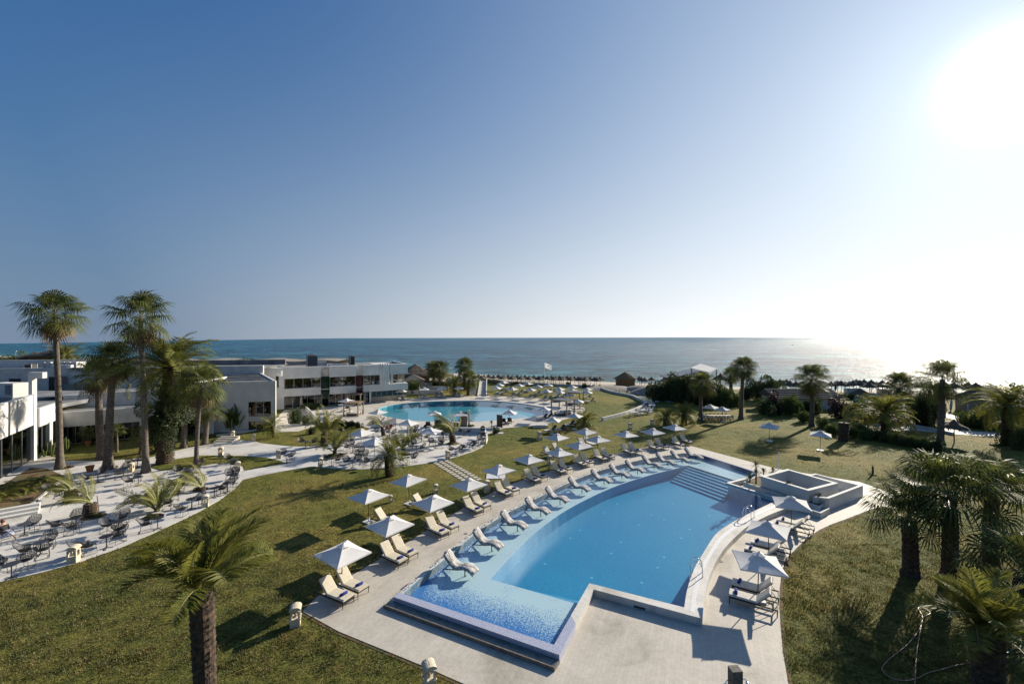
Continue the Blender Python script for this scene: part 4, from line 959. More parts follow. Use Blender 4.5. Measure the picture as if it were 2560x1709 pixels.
def mk_fan(a0, seed=0, dead=False, droop=.55):
    rg = random.Random(seed); v = []; f = []; mi = []; L1 = .50; pts = []; p = Vector((0,0,0))
    for i in range(6): pts.append(p.copy()); a = a0 - .35*(i/5)**1.3; p = p + Vector((math.cos(a),0,math.sin(a)))*L1/5
    w_ = .012
    for i in range(5):
        n = len(v); a_, b_ = pts[i], pts[i+1]; v += [a_+Vector((0,w_,0)), a_-Vector((0,w_,0)), a_-Vector((0,0,w_)), b_+Vector((0,w_,0)), b_-Vector((0,w_,0)), b_-Vector((0,0,w_))]
        f += [(n,n+1,n+4,n+3),(n+1,n+2,n+5,n+4),(n+2,n,n+3,n+5)]; mi += [1]*3
    h = pts[-1]; d = (pts[-1]-pts[-2]).normalized(); s = Vector((0,1,0)); u = s.cross(d)*-1
    if u.z < 0: u = -u
    ns = 32
    for k in range(ns):
        b = R(-150 + 300*k/(ns-1)); R1 = .50*(1-.22*abs(k/(ns-1)*2-1)**2)*rg.uniform(.9,1.05); dr = d*math.cos(b) + s*math.sin(b); fold = (1 if k % 2 else -1)*.012
        m_ = h + dr*R1*.55 + u*(.05 + fold); e = h + dr*R1 + Vector((0,0,-droop*R1*rg.uniform(.3,1.0)*(.6+.4*abs(math.sin(b))))); t = dr.cross(u).normalized()
        wd = R1*.55*R(300/(ns-1))*.34; n = len(v)
        v += [h, m_ + t*wd, m_ - t*wd, e + t*.004]; f += [(n,n+1,n+2)]; mi += [0]; f += [(n+1,n+3,n+2)]; mi += [0]
    return mesh('dead_frond' if dead else 'frond', v, f, [M_dead if dead else M_fan, M_dead if dead else M_rachis], mi=mi)
PIN = {}
for a in (88,75,60,42,22,0,-25): PIN[a] = [mk_pinnate(R(a), R(dr), .50, 48, a*7+k, k) for k, dr in enumerate((70, 100))]
PINU = [mk_pinnate(R(a), R(dr), .80, 60, 500+a, 1) for a, dr in ((88,40),(80,55),(70,65),(62,80),(52,95),(40,110))]
PINW = [mk_pinnate(R(a), R(dr), .36, 44, 300+a, 1) for a, dr in ((86,60),(80,95),(72,130),(60,130))]
FAN = {a: [mk_fan(R(a), a*3+k, False, dr) for k, dr in enumerate((.45,.8))] for a in (80,58,36,14,-8,-32)}
FAND = [mk_fan(R(a), 77+a, True, .9) for a in (-48,-66,-80)]
def trunk_mesh(base, top, r0, r1, m, rough=.06, flare=1.5, bend=0.0, boots=False):
    n = max(12, int((top-base).length/(.11 if boots else .3))); seg = 14; V = []; rg = random.Random(int(base.x*100)); f = []; side = (top-base).cross(Vector((0,0,1)))
    side = side.normalized() if side.length > .01 else Vector((1,0,0))
    for i in range(n+1):
        t = i/n; c = base.lerp(top, t) + side*bend*math.sin(PI*t); r = r0 + (r1-r0)*t
        if t < .12: r *= 1 + (flare-1)*((.12-t)/.12)**1.5
        r *= 1 + (rough*(1 if i % 2 else -1))
        for k in range(seg):
            a = 2*PI*k/seg; rr = r*(1 + ((.07 if (k+i) % 2 else -.03)*rg.uniform(-.3,1.4)+rg.uniform(-.02,.03) if boots else rg.uniform(-.03,.03))); V.append(c + Vector((math.cos(a)*rr, math.sin(a)*rr, 0)))
    f = [(i*seg+k, i*seg+(k+1)%seg, (i+1)*seg+(k+1)%seg, (i+1)*seg+k) for i in range(n) for k in range(seg)] + [tuple(n*seg+k for k in range(seg))]
    return mesh('trunk', V, f, m, not boots)
def put_frond(root, me, name, pos, az, s, roll=0.0, lean=0.0):
    M = Matrix.Translation(pos) @ Matrix.Rotation(az, 4, 'Z') @ Matrix.Rotation(lean, 4, 'Y') @ Matrix.Rotation(roll, 4, 'X') @ Matrix.Scale(s, 4)
    return obj(name, me, root, M=M)
def fan_palm(basepx, topvu, label, R_=3.0, r0=.27, r1=.17, nf=30, nd=9, z=0.0, skirt=True, group='tall fan palms', flare=1.6, boots=False, base3=None, windy=-.15, mt=None):
    rg = random.Random(int(basepx[0])); b = base3 or G(*basepx, z); b = Vector(b); tp = at(*topvu, b.y) if topvu else b+Vector((0,0,3))
    root = empty('fan_palm', label, 'palm tree', b, 0, group); T = tp - b
    obj('trunk', trunk_mesh(Vector((0,0,-.1)), T - Vector((0,0,R_*.05)), r0, r1, mt or M_trunkW, .02, flare, rg.uniform(-.15,.15), boots), root)
    s = R_/.98; ks = list(FAN)
    for i in range(nf):
        t = i/nf; a = ks[min(5, int(t*(4.6 if boots else 6)))]; az = i*2.39996 + rg.uniform(-.2,.2)
        put_frond(root, rg.choice(FAN[a]), 'frond', T + Vector((0,0,-R_*.12*t)), az, s*rg.uniform(.86,1.06)*(1-.12*(a>70)), rg.uniform(-.25,.25), rg.uniform(-.1,.1) + windy*math.cos(az))
    if skirt:
        for i in range(nd):
            put_frond(root, FAND[i % 3], 'dead_frond', T + Vector((0,0,-R_*.12)), i*2.4+rg.uniform(-.3,.3), s*rg.uniform(.62,.85), rg.uniform(-.3,.3))
    return root
def date_palm(basepx, topvu, label, R_=2.2, r0=.35, r1=.32, nf=40, z=0.0, group='date palms', base3=None, windy=None, fruit=False, flare=1.15, up_=7):
    rg = random.Random(int(basepx[0]*3)); b = Vector(base3 or G(*basepx, z)); tp = at(*topvu, b.y); root = empty('date_palm', label, 'palm tree', b, 0, group); T = tp - b
    obj('trunk', trunk_mesh(Vector((0,0,-.1)), T, r0, r1, M_trunkD, .05, flare, 0, True), root)
    ks = list(PIN)
    for i in range(nf):
        t = i/nf
        if windy is None:
            a = ks[min(6, int(t*up_))]; me = rg.choice(PIN[a]) if up_ > 6.5 else PINU[min(5, int(t*up_))]; az = i*2.39996 + rg.uniform(-.25,.25); put_frond(root, me, 'frond', T + Vector((0,0,-.12*t)), az, R_*rg.uniform(.85,1.1)*(1 if a < 80 else .85), rg.uniform(-.5,.5))
        else:
            wa, sp_, ln_ = windy; me = PINW[i % 4]; az = wa + rg.uniform(-sp_, sp_)
            put_frond(root, me, 'frond', T + Vector((rg.uniform(-.1,.1), rg.uniform(-.1,.1), 0)), az, R_*rg.uniform(.75,1.05), rg.uniform(-1,1), ln_ + rg.uniform(-.15,.15))
    if fruit:
        mb = MB()
        for k in range(60):
            a = rg.uniform(0, 2*PI); r = rg.uniform(.2,.7); mb.lathe([(.0,-.04),(.05,0),(.0,.04)], 5, T + Vector((math.cos(a)*r, math.sin(a)*r, rg.uniform(.1,.7))))
        o = mb.build('fruit_stalks', M_orange, root)
    return root
def LW(k, x, y): return W(k, x, y)
# left cluster of tall fan palms
fan_palm((150,1172), (136,781), 'tallest fan palm on the far left rising beside the white wing', 3.25, .28, .18, 27, 12)
fan_palm((365,1181), (351,790), 'tall fan palm with pale trunk, right of the leftmost one', 3.4, .27, .17, 25, 6)
fan_palm((255,1148), (247,935), 'dark fan palm, left of the two crossing before the fascia', 2.8, .38, .24, 28, 8)
fan_palm((270,1172.6), (284,902), 'dark fan palm with swollen trunk, right of the two crossing', 2.8, .38, .22, 28, 8, flare=1.7)
fan_palm((490,1162), (504,960), 'bright green fan palm with slender grey trunk by the white box', 2.9, .21, .15, 28, 6)
fan_palm((460,1118), (460,985), 'short dark fan palm between ivy trunk and white building', 2.6, .32, .26, 26, 6)
fan_palm((511,1111), (517,1016), 'low fan palm with stout grey trunk near the banana plant', 2.4, .32, .25, 24, 4)
date_palm((411,1158), (424,918), 'large old date palm with ivy covered trunk among fan palms', 5.2, .7, .5, 60, fruit=True, flare=1.0)
fan_palm((291.6,1129), (291,1074), 'small sapling palm under the dark bushes, left', 1.1, .14, .1, 16, 0, skirt=False, group='small palms under the trees')
fan_palm((350,1134.5), (350,1082), 'small sapling palm under the dark bushes, right', 1.2, .17, .12, 18, 0, skirt=False, group='small palms under the trees')
# windswept young date palms on the terraces
date_palm((177,1254), (177,1224), 'stubby date palm with fronds blown left by the planting bed', 2.3, .42, .36, 12, windy=(R(165), .5, .25), group='windswept date palms on the terraces')
date_palm((225,1288), (225,1258), 'stubby date palm with scanty fronds blown over to the left', 2.6, .42, .36, 14, windy=(R(175), .7, .05), group='windswept date palms on the terraces')
date_palm((392,1278), (392,1276), 'tall tufted date palm without trunk behind the big crown', 3.2, .2, .2, 20, windy=(R(170), 1.6, -.1), group='windswept date palms on the terraces')
date_palm((504,1227), (504,1216), 'date palm whose fronds arch strongly to the left', 2.9, .3, .26, 16, windy=(R(172), .35, .25), group='windswept date palms on the terraces')
date_palm((810.6,1114), (811,1083), 'date palm with stout trunk and tall fronds by the lawn', 3.6, .42, .36, 22, windy=(R(10), 2.6, -.25), group='windswept date palms on the terraces')
date_palm((836.5,1136), (837,1128), 'slender date palm with upright tied fronds in round bed', 3.4, .2, .2, 16, windy=(R(0), 3.1, -.3), group='windswept date palms on the terraces')
date_palm((959,1089), (955,1066), 'thin leaning date palm beside the white ramp wall', 2.6, .26, .22, 14, windy=(R(165), .8, -.0), group='windswept date palms on the terraces')
date_palm((1007,1131), (1007,1120), 'narrow upright date palm behind the spreading one', 3.2, .25, .25, 18, windy=(R(20), 3, -.3), group='windswept date palms on the terraces')
date_palm((1133,1107), (1130,1086), 'stout based date palm leaning left by the back wall', 3.6, .42, .34, 18, windy=(R(165), .6, -.15), group='windswept date palms on the terraces')
date_palm((684,1093), (681,1064), 'small date palm with thin curved trunk on the lawn below the box', 2.1, .16, .18, 24)
# spreading date palms
date_palm((974,1190), (971,1140), 'spreading dark date palm at the terrace kerb casting a long shadow', 2.4, .40, .38, 34)
date_palm((1461,1066), (1462,1055), 'low bushy date palm on the lawn near the dark loungers', 2.5, .35, .35, 46)
date_palm((1665,1064), (1664,1045), 'left of two squat date palms before the dense shrubs', 2.3, .38, .38, 46)
date_palm((1711,1063), (1710,1035), 'right of two squat date palms before the dense shrubs', 2.5, .40, .38, 46)
date_palm((2215.6,1078), (2212,1035), 'wide arching date palm beside the garden path', 4.2, .55, .5, 56)
date_palm((2517,1112), (2519,1010), 'big date palm at the right edge in glare', 4.0, .5, .42, 56)
date_palm((1136,987), (1136,960), 'short thick date palm beyond the round pool', 3.0, .4, .35, 46)
# big near palms
pb_ = Vector((-10.5,14.6,0)); date_palm((510,1760), (504,1478), 'large date palm in the left foreground with thick trunk', 2.9, .31, .37, 25, base3=pb_, flare=1.0, up_=4.4)
pr_ = Vector(((2467.6-1280)*15.2/1067, 15.2, 0)); date_palm((2467,1700), (2467.6,1585), 'dark date palm at the bottom right corner, fronds arching', 2.4, .42, .46, 30, base3=pr_, flare=1.0, up_=6)
fan_palm((2277,1434), (2271,1290), 'nearest fan palm in the right foreground trio with stubby trunk', 2.4, .36, .32, 24, 0, boots=True, mt=M_trunkD, group='fan palms in the right foreground')
fan_palm((2374,1445), (2372,1232), 'tallest fan palm of the right foreground trio, at its centre', 3.1, .35, .30, 26, 0, boots=True, mt=M_trunkD, group='fan palms in the right foreground')
fan_palm((2477,1425), (2481,1235), 'rightmost fan palm of the right foreground trio', 2.7, .32, .28, 22, 0, boots=True, mt=M_trunkD, group='fan palms in the right foreground')
fan_palm((2556,1590), (2562,1440), 'fan palm cut off by the right edge of the view', 2.8, .35, .3, 18, 0, boots=True, mt=M_trunkD, group='fan palms in the right foreground')
# lawn and seaside fan palms
fan_palm((1751,1052), (1755,955), 'fan palm in front of the dense shrub wall', 2.5, .30, .22, 36, 8)
fan_palm((1852,1048), (1859,918), 'taller fan palm on the lawn right of the picnic table', 2.5, .33, .20, 40, 6)
fan_palm((1828,985), (1827,935), 'fan palm behind the tall lawn palm near the beach', 2.6, .4, .3, 30, 6)
fan_palm((2029,1065), (2029,945), 'slim fan palm on the lawn before the low white building', 3.0, .30, .22, 34, 10)
fan_palm((2350.5,1110), (2356,945), 'ragged wind torn fan palm against the bright sea', 3.2, .35, .24, 26, 8)
fan_palm((2248,998), (2250,962), 'compact fan palm among the beach parasols', 4.0, .6, .45, 34, 4)
fan_palm((1100,972), (1099,922), 'right of two fan palms beside the beach huts', 3.4, .35, .28, 34, 8)
fan_palm((1086,962), (1082,920), 'left of two fan palms beside the beach huts', 3.2, .4, .3, 30, 8)
fan_palm((1161,975), (1161.6,914), 'tall fan palm behind the walkway ramp with bare trunk', 3.2, .4, .3, 34, 3)
fan_palm((1171,987), (1172,948), 'fan palm right in front of the tall one by the ramp', 3.0, .4, .3, 32, 6)
fan_palm((50,895), (54,884), 'tiny distant fan palm above the left roofs', 2.2, .3, .25, 14, 0, skirt=False, base3=at(50,893,210)-Vector((0,0,1.5)))
date_palm((165,900), (166,893), 'distant date palm above the roofs by the dark hut', 7.5, .6, .6, 40, base3=at(165,900,150)-Vector((0,0,2)))
fan_palm((219,1112), (219,1082), 'potted palm in a terracotta pot before the windows', 1.2, .12, .1, 16, 0, skirt=False, group='small palms under the trees')
# headless palm with one plume
st = G(2108,1101); root = empty('palm_stump', 'thick dark palm trunk with a single frond blown right', 'palm tree', st)
tp = at(2110,1056, st.y) - st; obj('trunk', trunk_mesh(Vector((0,0,-.1)), tp, .5, .55, M_trunkD, .05, 1.0, 0, True), root)
for k in range(7): put_frond(root, PINW[1 + k % 2], 'frond', tp, R(8)+random.uniform(-.25,.25), random.uniform(3.2,4.2), random.uniform(-.5,.5), .1)
# baby palm on the lawn
b_ = G(2182,1186); root = empty('young_palm', 'tiny fallen looking young palm with bare stem on the lawn', 'palm tree', b_)
obj('trunk', trunk_mesh(Vector((0,0,0)), Vector((0,0,.75)), .09, .07, M_trunkD, .02, 1.0), root)
for k in range(9): put_frond(root, PIN[0][k % 2], 'frond', Vector((0,0,.12)), k*.7, random.uniform(.5,.8))
for k in range(8): put_frond(root, PIN[60][k % 2], 'frond', Vector((0,0,.75)), k*.8, .3)
# cycads in the planting bed and other rosettes
def rosette(p, s, label, n=20, grp='cycads in the planting bed', mname='cycad'):
    r = empty(mname, label, 'plant', p, 0, grp)
    for k in range(n): put_frond(r, random.choice(PIN[(42,22,60)[k % 3]]), 'frond', Vector((0,0,.1)), k*2.4, s*random.uniform(.8,1.1), random.uniform(-.3,.3))
for i, (k, x, y, s, lb) in enumerate([('F',385,590,1.5,'cycad rosette at the upper right of the planting bed'),('F',160,640,1.6,'dark cycad rosette in the middle of the planting bed'),('F',240,670,1.1,'small cycad rosette at the paving side of the bed'),('F',30,720,1.7,'cycad rosette at the left frame edge of the bed')]): rosette(WG(k,x,y), s, lb)
# plants round the spa block: yucca with a stem and smaller spiky tufts
def yucca(p, h, s, label, heads=1):
    r = empty('yucca_plant', label, 'plant', p, 0, 'spiky plants round the spa block')
    obj('stem', MB().tube([(0,0,0),(.03,0,h*.5),(0,0,h)], [.06,.05,.05], 6).me('stem', M_trunkD), r)
    for q in range(heads):
        z = h*(1 - q*.45); mb = MB()
        for k in range(70):
            az = random.uniform(0, 2*PI); el = random.uniform(-.5, 1.45); l = s*random.uniform(.7,1.1); d = Vector((math.cos(az)*math.cos(el), math.sin(az)*math.cos(el), math.sin(el))); t = d.cross(Vector((0,0,1))).normalized()*.022
            c = Vector((0,0,z)); mb.add([c, c+d*l*.5+t, c+d*l+Vector((0,0,-.15*l)), c+d*l*.5-t], [(0,1,2,3)])
        mb.build('leaf_head', M_leafA, r)
for (k, x, y, z), h, s, nh, lb in [(('X',455,840,.5),1.5,.55,2,'tall yucca in the planter at the corner of the spa block'),(('X',355,795,.5),.15,.6,1,'spiky rosette at the pool corner of the planter'),(('X',575,690,.3),.2,.6,1,'spiky rosette behind the spa block'),(('X',660,860,.5),.5,.35,1,'first small shoot along the planter wall'),
    (('X',810,910,.5),.45,.3,1,'yellowish shoot at the middle of the planter wall'),(('X',980,990,.5),.7,.4,1,'bushy shoot by the planter wall, near the parasol'),(('X',1320,1090,.5),.4,.35,1,'dark tuft beside the wooden rails'),(('X',1490,1130,.45),.35,.5,1,'spiky tuft on the low end of the planter'),(('X',730,650,.1),.1,.5,1,'low spiky tuft beyond the spa block')]:
    yucca(WG(k,x,y,z), h, s, lb, nh)
for k, x, y, z, h, s, lb in [('N',2140,520,0,.9,.5,'thin spiky plant at the corner of the round pool deck'),('N',2200,620,0,.5,.7,'leafy tuft at the foot of the black panel')]: yucca(WG(k,x,y,z), h, s, lb)
# ---------------------------------------------------------------- shrubs: leaf clumps through the crown's volume
def mk_bush(seed, n=2600, m=None, leaf=.055, name='foliage'):
    rg = np.random.default_rng(seed); nl = 12; cen = rg.normal(0, .34, (nl,3)); cen[:,2] = np.abs(cen[:,2])*.8 + .25; rad = rg.uniform(.28,.5,nl)
    k = rg.integers(0, nl, n); d = rg.normal(0,1,(n,3)); d /= np.linalg.norm(d,axis=1,keepdims=True); r = rad[k]*rg.uniform(.55,1.05,n)**.6
    p = cen[k] + d*r[:,None]; p[:,2] = np.abs(p[:,2]); a = rg.normal(0,1,(n,3)); a /= np.linalg.norm(a,axis=1,keepdims=True); b = np.cross(a, rg.normal(0,1,(n,3))); b /= np.linalg.norm(b,axis=1,keepdims=True)
    s = leaf*rg.uniform(.6,1.3,n)[:,None]; v = np.stack([p-a*s, p+b*s*.5, p+a*s, p-b*s*.5],1).reshape(-1,3)
    return mesh(name, (((v - [v[:,0].mean(), v[:,1].mean(), 0]) / [np.percentile(abs(v[:,0]),99)*2/1.3, np.percentile(abs(v[:,1]),99)*2/1.3, np.percentile(v[:,2],99)/1.05])).tolist(), [(4*i,4*i+1,4*i+2,4*i+3) for i in range(n)], m)
BUSH = {c: [mk_bush(s+11*i, 5000, mm) for s in range(3)] for i, (c, mm) in enumerate((('A',M_leafA),('B',M_leafB),('C',M_leafC)))}
STEM = MB().tube([(0,0,0),(.05,0,.3),(.0,.05,.6)], [.05,.04,.02], 6).tube([(0,0,0),(-.15,.1,.5)], [.04,.02], 5).tube([(0,0,.1),(.2,-.1,.55)], [.03,.015], 5).me('stem', M_trunkD)
def bush(p, w_, h, c, label, grp, name='shrub'):
    r = empty(name, label, 'shrub', p, 0, grp); Mx = Matrix.Rotation(random.random()*6, 4, 'Z') @ Matrix.Diagonal((w_/1.3, w_/1.3, h/1.05, 1))
    obj('foliage', random.choice(BUSH[c]), r, M=Mx); obj('stem', STEM, r, M=Matrix.Diagonal((w_*.6, w_*.6, h*.9, 1)))
def bushpx(k, x, y, wpx, hpx, c, label, grp, z=0.0):
    p = WG(k, x, y, z); s = FPX/p.y * WIN[k][2]; bush(p, wpx/s, hpx/s, c, label, grp)
g1_ = 'dense shrubs along the seaward garden edge'
for a in [('D',1260,560,230,170,'A','shrub at the left end of the dense thicket beside the dunes'),('D',1370,560,190,190,'B','lighter rounded shrub in the thicket, second from left'),('D',1450,570,220,250,'A','tall domed shrub in front of the brown beach house'),
  ('D',1560,580,220,230,'A','dark shrub in the middle of the thicket left of the palm'),('D',1660,590,200,240,'A','dark shrub directly behind the thicket fan palm'),('D',1780,600,230,220,'A','dark shrub right of the thicket fan palm'),('D',1880,600,200,170,'B','sunlit rounded shrub right end of the thicket'),
  ('D',1970,605,140,120,'B','small light shrub beside the tall lawn palm'),('D',2080,540,190,120,'A','low shrub behind the tall lawn palm'),('D',2220,550,260,210,'A','large tree-like shrub right of the tall lawn palm'),('D',2320,560,180,200,'A','tall shrub next to the low white building'),
  ('D',2280,680,230,130,'A','dark low shrub at the lawn edge before the tall ones'),
  ('E',60,670,160,200,'C','purple leaved shrub at the left end of the white building'),('E',210,680,190,170,'B','green shrub against the low white wall'),('E',400,670,190,140,'A','shrub behind the slim fan palm by the wall'),('E',680,715,240,200,'C','pink flowering oleander shrub beside the path'),
  ('E',330,750,120,100,'B','bright low shrub at the slim palm foot'),('E',880,680,200,130,'A','dark shrub behind the walking man'),('E',980,750,220,120,'A','shrub left of the arching date palm'),('E',1150,740,260,180,'A','shrub right of the arching date palm trunk'),
  ('E',1300,680,260,160,'A','large shrub behind the arching date palm'),('E',1440,790,300,300,'A','largest dark shrub left of the ragged palm'),('E',1480,640,220,140,'A','shrub left of the ragged palm trunk, farther back'),('E',1820,760,200,110,'B','bright shrub near the surfboards'),
  ('E',1950,800,330,170,'B','leafy shrub at the right below the little house'),('E',2100,790,280,200,'A','dark shrub under the big glaring date palm'),('E',2290,780,280,330,'A','tall shrub at the right frame edge'),('E',2330,1000,240,200,'A','dark shrub low at the right frame edge'),('E',1930,470,260,60,'A','flat topped shrub against the bright sea'),('E',780,540,150,60,'A','little shrub above the oleander')]:
    bushpx(*a, g1_)
for i, x in enumerate((500,590,660,760,830,890)):
    bushpx('E', x, 800+(i % 2)*50+i*12, 150, 90, 'B', f'low bright shrub on the lawn edge, {ordw(i+1)} from the slim palm', 'low shrubs along the lawn edge')
for i, (x, y) in enumerate(((980,905),(1060,925),(1140,945),(1220,960),(1300,970),(1380,985),(1460,1000),(1530,1010))):
    bushpx('E', x, y, 150, 95, 'A' if i % 2 else 'B', f'clipped low shrub in the hedge row, {ordw(i+1)} from the path', 'hedge row right of the path')
for a in [('B',1040,595,160,110,'B','round shrub in front of the restaurant ground floor'),('B',1150,590,80,50,'A','small shrub right of the round one by the restaurant'),('B',880,770,110,140,'A','upright shrub beside the ramp paving'),('B',970,780,90,90,'B','bright leafy shrub between the two ramps'),('B',1020,860,80,60,'A','small dark shrub on the inner lawn'),
  ('B',1010,635,150,60,'B','low planting at the top of the ramp wall'),('B',1960,490,120,120,'B','shrub at the right corner of the restaurant'),('P',1180,500,280,110,'A','dark shrub under the two beach hut palms'),('P',1360,560,260,170,'A','shrub behind the third seaward lounger pair'),('P',900,1290,0,0,'A','')][:9]:
    bushpx(*a, 'garden shrubs near the restaurant')
for a in [('P',1230,1290,200,130,'A','rounded shrub on the back wall of the middle terrace'),('P',1860,1300,160,40,'B','low yellow green plants right of the shower screen'),('N',520,455,90,60,'B','small shoots on the wall left of the shrub'),('P',2090,1330,70,50,'B','planter shrub at the end of the back wall'),('O',470,1200,150,110,'A','dark shrub beside the black panel by the round pool'),('O',1880,240,110,50,'B','green mound on the dune edge behind the parasols'),('O',2210,300,140,80,'A','round shrub on the wall at the far right lawn'),('P',2200,430,600,60,'A','low hedge behind the walkway ramp'),('O',860,225,120,40,'A','small dark shrub behind the far parasols')]:
    bushpx(*a, 'shrubs round the oval pool')
for i, (k, x, y, w_, h, c) in enumerate([('A',1130,1480,300,190,'C'),('A',1250,1500,200,160,'A'),('A',1000,1480,150,130,'C'),('A',1400,1480,260,200,'A'),('A',1760,1480,200,170,'C'),('A',1960,1440,120,60,'A')]):
    bushpx(k, x, y, w_, h, c, f'{"purple" if c=="C" else "dark green"} shrub under the palm cluster, {ordw(i+1)} from left', 'shrubs under the left palm cluster')
for i, (x, y) in enumerate(((1310,790),(1350,800),(1395,795),(1450,805),(1240,790),(1270,780))): bushpx('B', x, y, 70, 55, 'A', f'little hedge plant at the paving edge, {ordw(i+1)} from left of its row', 'little hedge plants below the day bed')
# ivy round the old date palm's trunk
rb = G(411,1158); r = empty('ivy', 'thick ivy mass wrapping the old date palm trunk', 'ivy', rb)
for q, (z, w_) in enumerate(((.4,1.5),(1.6,2.2),(2.9,3.2),(4.2,4.0),(5.5,3.9),(6.8,2.8))):
    obj('foliage', BUSH['A'][q % 3], r, M=Matrix.Translation((.1*q,0,z-.5)) @ Matrix.Diagonal((w_/1.4, w_/1.4, 1.9, 1)))
# banana plant, cacti, pots
def bigleaf(l, w_, a):
    v = []; f = []; n = 8
    for i in range(n+1):
        t = i/n; an = a - 1.0*t*t; x = l*t*math.cos(a-.4*t); z = l*t*math.sin(a-.4*t); ww = w_*math.sin(PI*min(1,t*.9+.08))
        v += [Vector((x,-ww,z+ww*.4)), Vector((x,0,z)), Vector((x,ww,z+ww*.4))]
    for i in range(n): f += [(3*i,3*i+1,3*i+4,3*i+3),(3*i+1,3*i+2,3*i+5,3*i+4)]
    return mesh('leaf', v, f, M_leafB)
LV = [bigleaf(1.7,.17,R(a)) for a in (100,88,72)]
bp_ = WG('A',2140,1465); r = empty('banana_plant', 'bright green banana plant against the white box building', 'plant', bp_)
for k in range(44): obj('leaf', LV[k % 3], r, M=Matrix.Translation((random.uniform(-1.2,1.2),random.uniform(-.4,.4),random.uniform(.1,1.9))) @ Matrix.Rotation(k*2.4,4,'Z') @ Matrix.Scale(1.3,4))
for i, (x, y, h) in enumerate(sorted(((590,1360,1.6),(640,1380,2.1),(690,1350,1.5),(820,1330,2.0),(850,1310,1.6),(545,1380,.9),(470,1400,.8)))):
    p = WG('S',x,y); r = MB(); 
    for k in range(4): a = k*1.7; r.tube([(0,0,0),(.12*math.cos(a),.12*math.sin(a),h*.3),(.2*math.cos(a),.2*math.sin(a),h*(.6+.1*k))], [.07,.08,.05], 6)
    tag(r.build('cactus', M_leafB, loc=p), f'columnar cactus by the left wing windows, {ordw(i+1)} from the left', 'cactus', 'cacti before the left wing')
def pot(p, s, lb): tag(MB().lathe([(.02,0),(.16*s,0),(.24*s,.4*s),(.26*s,.4*s),(.26*s,.46*s),(.22*s,.46*s),(.2*s,.4*s),(.02,.4*s)], 14).build('flower_pot', M_terracotta, loc=p), lb, 'flower pot', 'terracotta pots')
pot(WG('F',805,235), 1.2, 'terracotta pot holding the palm before the windows'); pot(WG('F',825,475), 1.3, 'terracotta pot beside the thick palm trunk')
pot(WG('M',1840,320), 1.1, 'left terracotta pot at the white ramp wall'); pot(WG('M',1930,300), 1.1, 'right terracotta pot at the white ramp wall')
# flower beds at palm feet
for i, (k, x, y, s, lb) in enumerate([('F',680,745,.7,'first stubby palm'),('F',860,885,.8,'second stubby palm'),('F',1400,890,.7,'tufted palm'),('F',1840,640,.6,'left arching palm'),('M',560,970,1.2,'upright tied palm'),('N',1200,870,.9,'stout leaning palm'),('B',1870,1050,.8,'narrow upright palm'),('F',1000,440,.8,'swollen palm trunk'),('F',600,440,.7,'leftmost tall palm')]):
    p = WG(k,x,y); o = MB().lathe([(.9*s,.02),(.8*s,.07),(.01,.09)], 18).build('soil_patch', M_soil, loc=p); o['kind'] = 'structure'
    r = empty('bedding_plants', f'small bedding plants at the foot of the {lb}', 'plant', p + Vector((0,0,.04)))
    for q in range(3): obj('foliage', BUSH['C' if q == 1 else 'B'][q], r, M=Matrix.Translation((random.uniform(-.6,.6)*s, random.uniform(-.5,.2)*s, 0)) @ Matrix.Diagonal((.4,.4,.22,1)))
# ---------------------------------------------------------------- buildings
class Facade:
    def __init__(s, name, label, A, B, cat='building', group=None):
        s.A = Vector((A[0],A[1],0)); d = Vector((B[0]-A[0], B[1]-A[1], 0)); s.len = d.length; s.d = d.normalized()
        s.root = empty(name, label, cat, s.A, math.atan2(s.d.y, s.d.x), group)
    def su(s, u): k = (u-U0)/FPX; return (k*s.A.y - s.A.x)/(s.d.x - k*s.d.y)
    def box(s, name, s0, s1, y0, y1, z0, z1, m, parent=None):      # y grows away from the viewer
        return MB().box(((s0+s1)/2, (y0+y1)/2, (z0+z1)/2), (abs(s1-s0), abs(y1-y0), abs(z1-z0))).build(name, m, parent or s.root)
    def window(s, s0, s1, z0, z1, y=.05, nm=3, m=None, bars=(), name='window'):
        w_ = s.box(name, s0, s1, y, y+.04, z0, z1, M_alu); w_.data.materials.clear(); w_.data.materials.append(m or M_glass)
        fr = MB(); t = .05
        for k in range(nm+1): x = s0 + (s1-s0)*k/nm; fr.box((x, y-.02, (z0+z1)/2), (t, .06, z1-z0))
        fr.box(((s0+s1)/2, y-.024, z0+.03), (s1-s0, .064, .06)); fr.box(((s0+s1)/2, y-.024, z1-.03), (s1-s0, .064, .06))
        for z in bars: fr.box(((s0+s1)/2, y-.024, z), (s1-s0, .05, .04))
        fr.build('frame', M_alu, w_); return w_
# restaurant, two storeys, far behind the terraces
F1 = Facade('restaurant_building', 'long white two storey restaurant with green and red glass recesses', (-40.5,75.7), (-21.2,86.3)); s_ = F1.su
a0, a1, a2, a3, a4, a5, a6, a7, a8 = [s_(u) for u in (640,710,802,823,889,907,948,973,1018)]
F1.box('side_wall', a0, a1, .0, 16, 0, 7.35, M_white); F1.box('small_window', s_(692), s_(696.5), -.03, .02, 3.9, 5.1, M_glass)
F1.box('roof_deck', a1, a8, .6, 16, 6.9, 7.0, M_grey)
for i, (p, q) in enumerate(((a1,a2),(a3,a4),(a5,a6),(a7,a8))):
    F1.box('parapet', p, q, -.5 if i else -.05, .6, 5.4, 7.4, M_white)
for i, (p, q) in enumerate(((a1,a2),(a3,a4),(a5,a8))): F1.box('balcony_band', p, q, -.5 if i else -.06, .6, 2.2 if i < 2 else 2.25, 3.55, M_white)
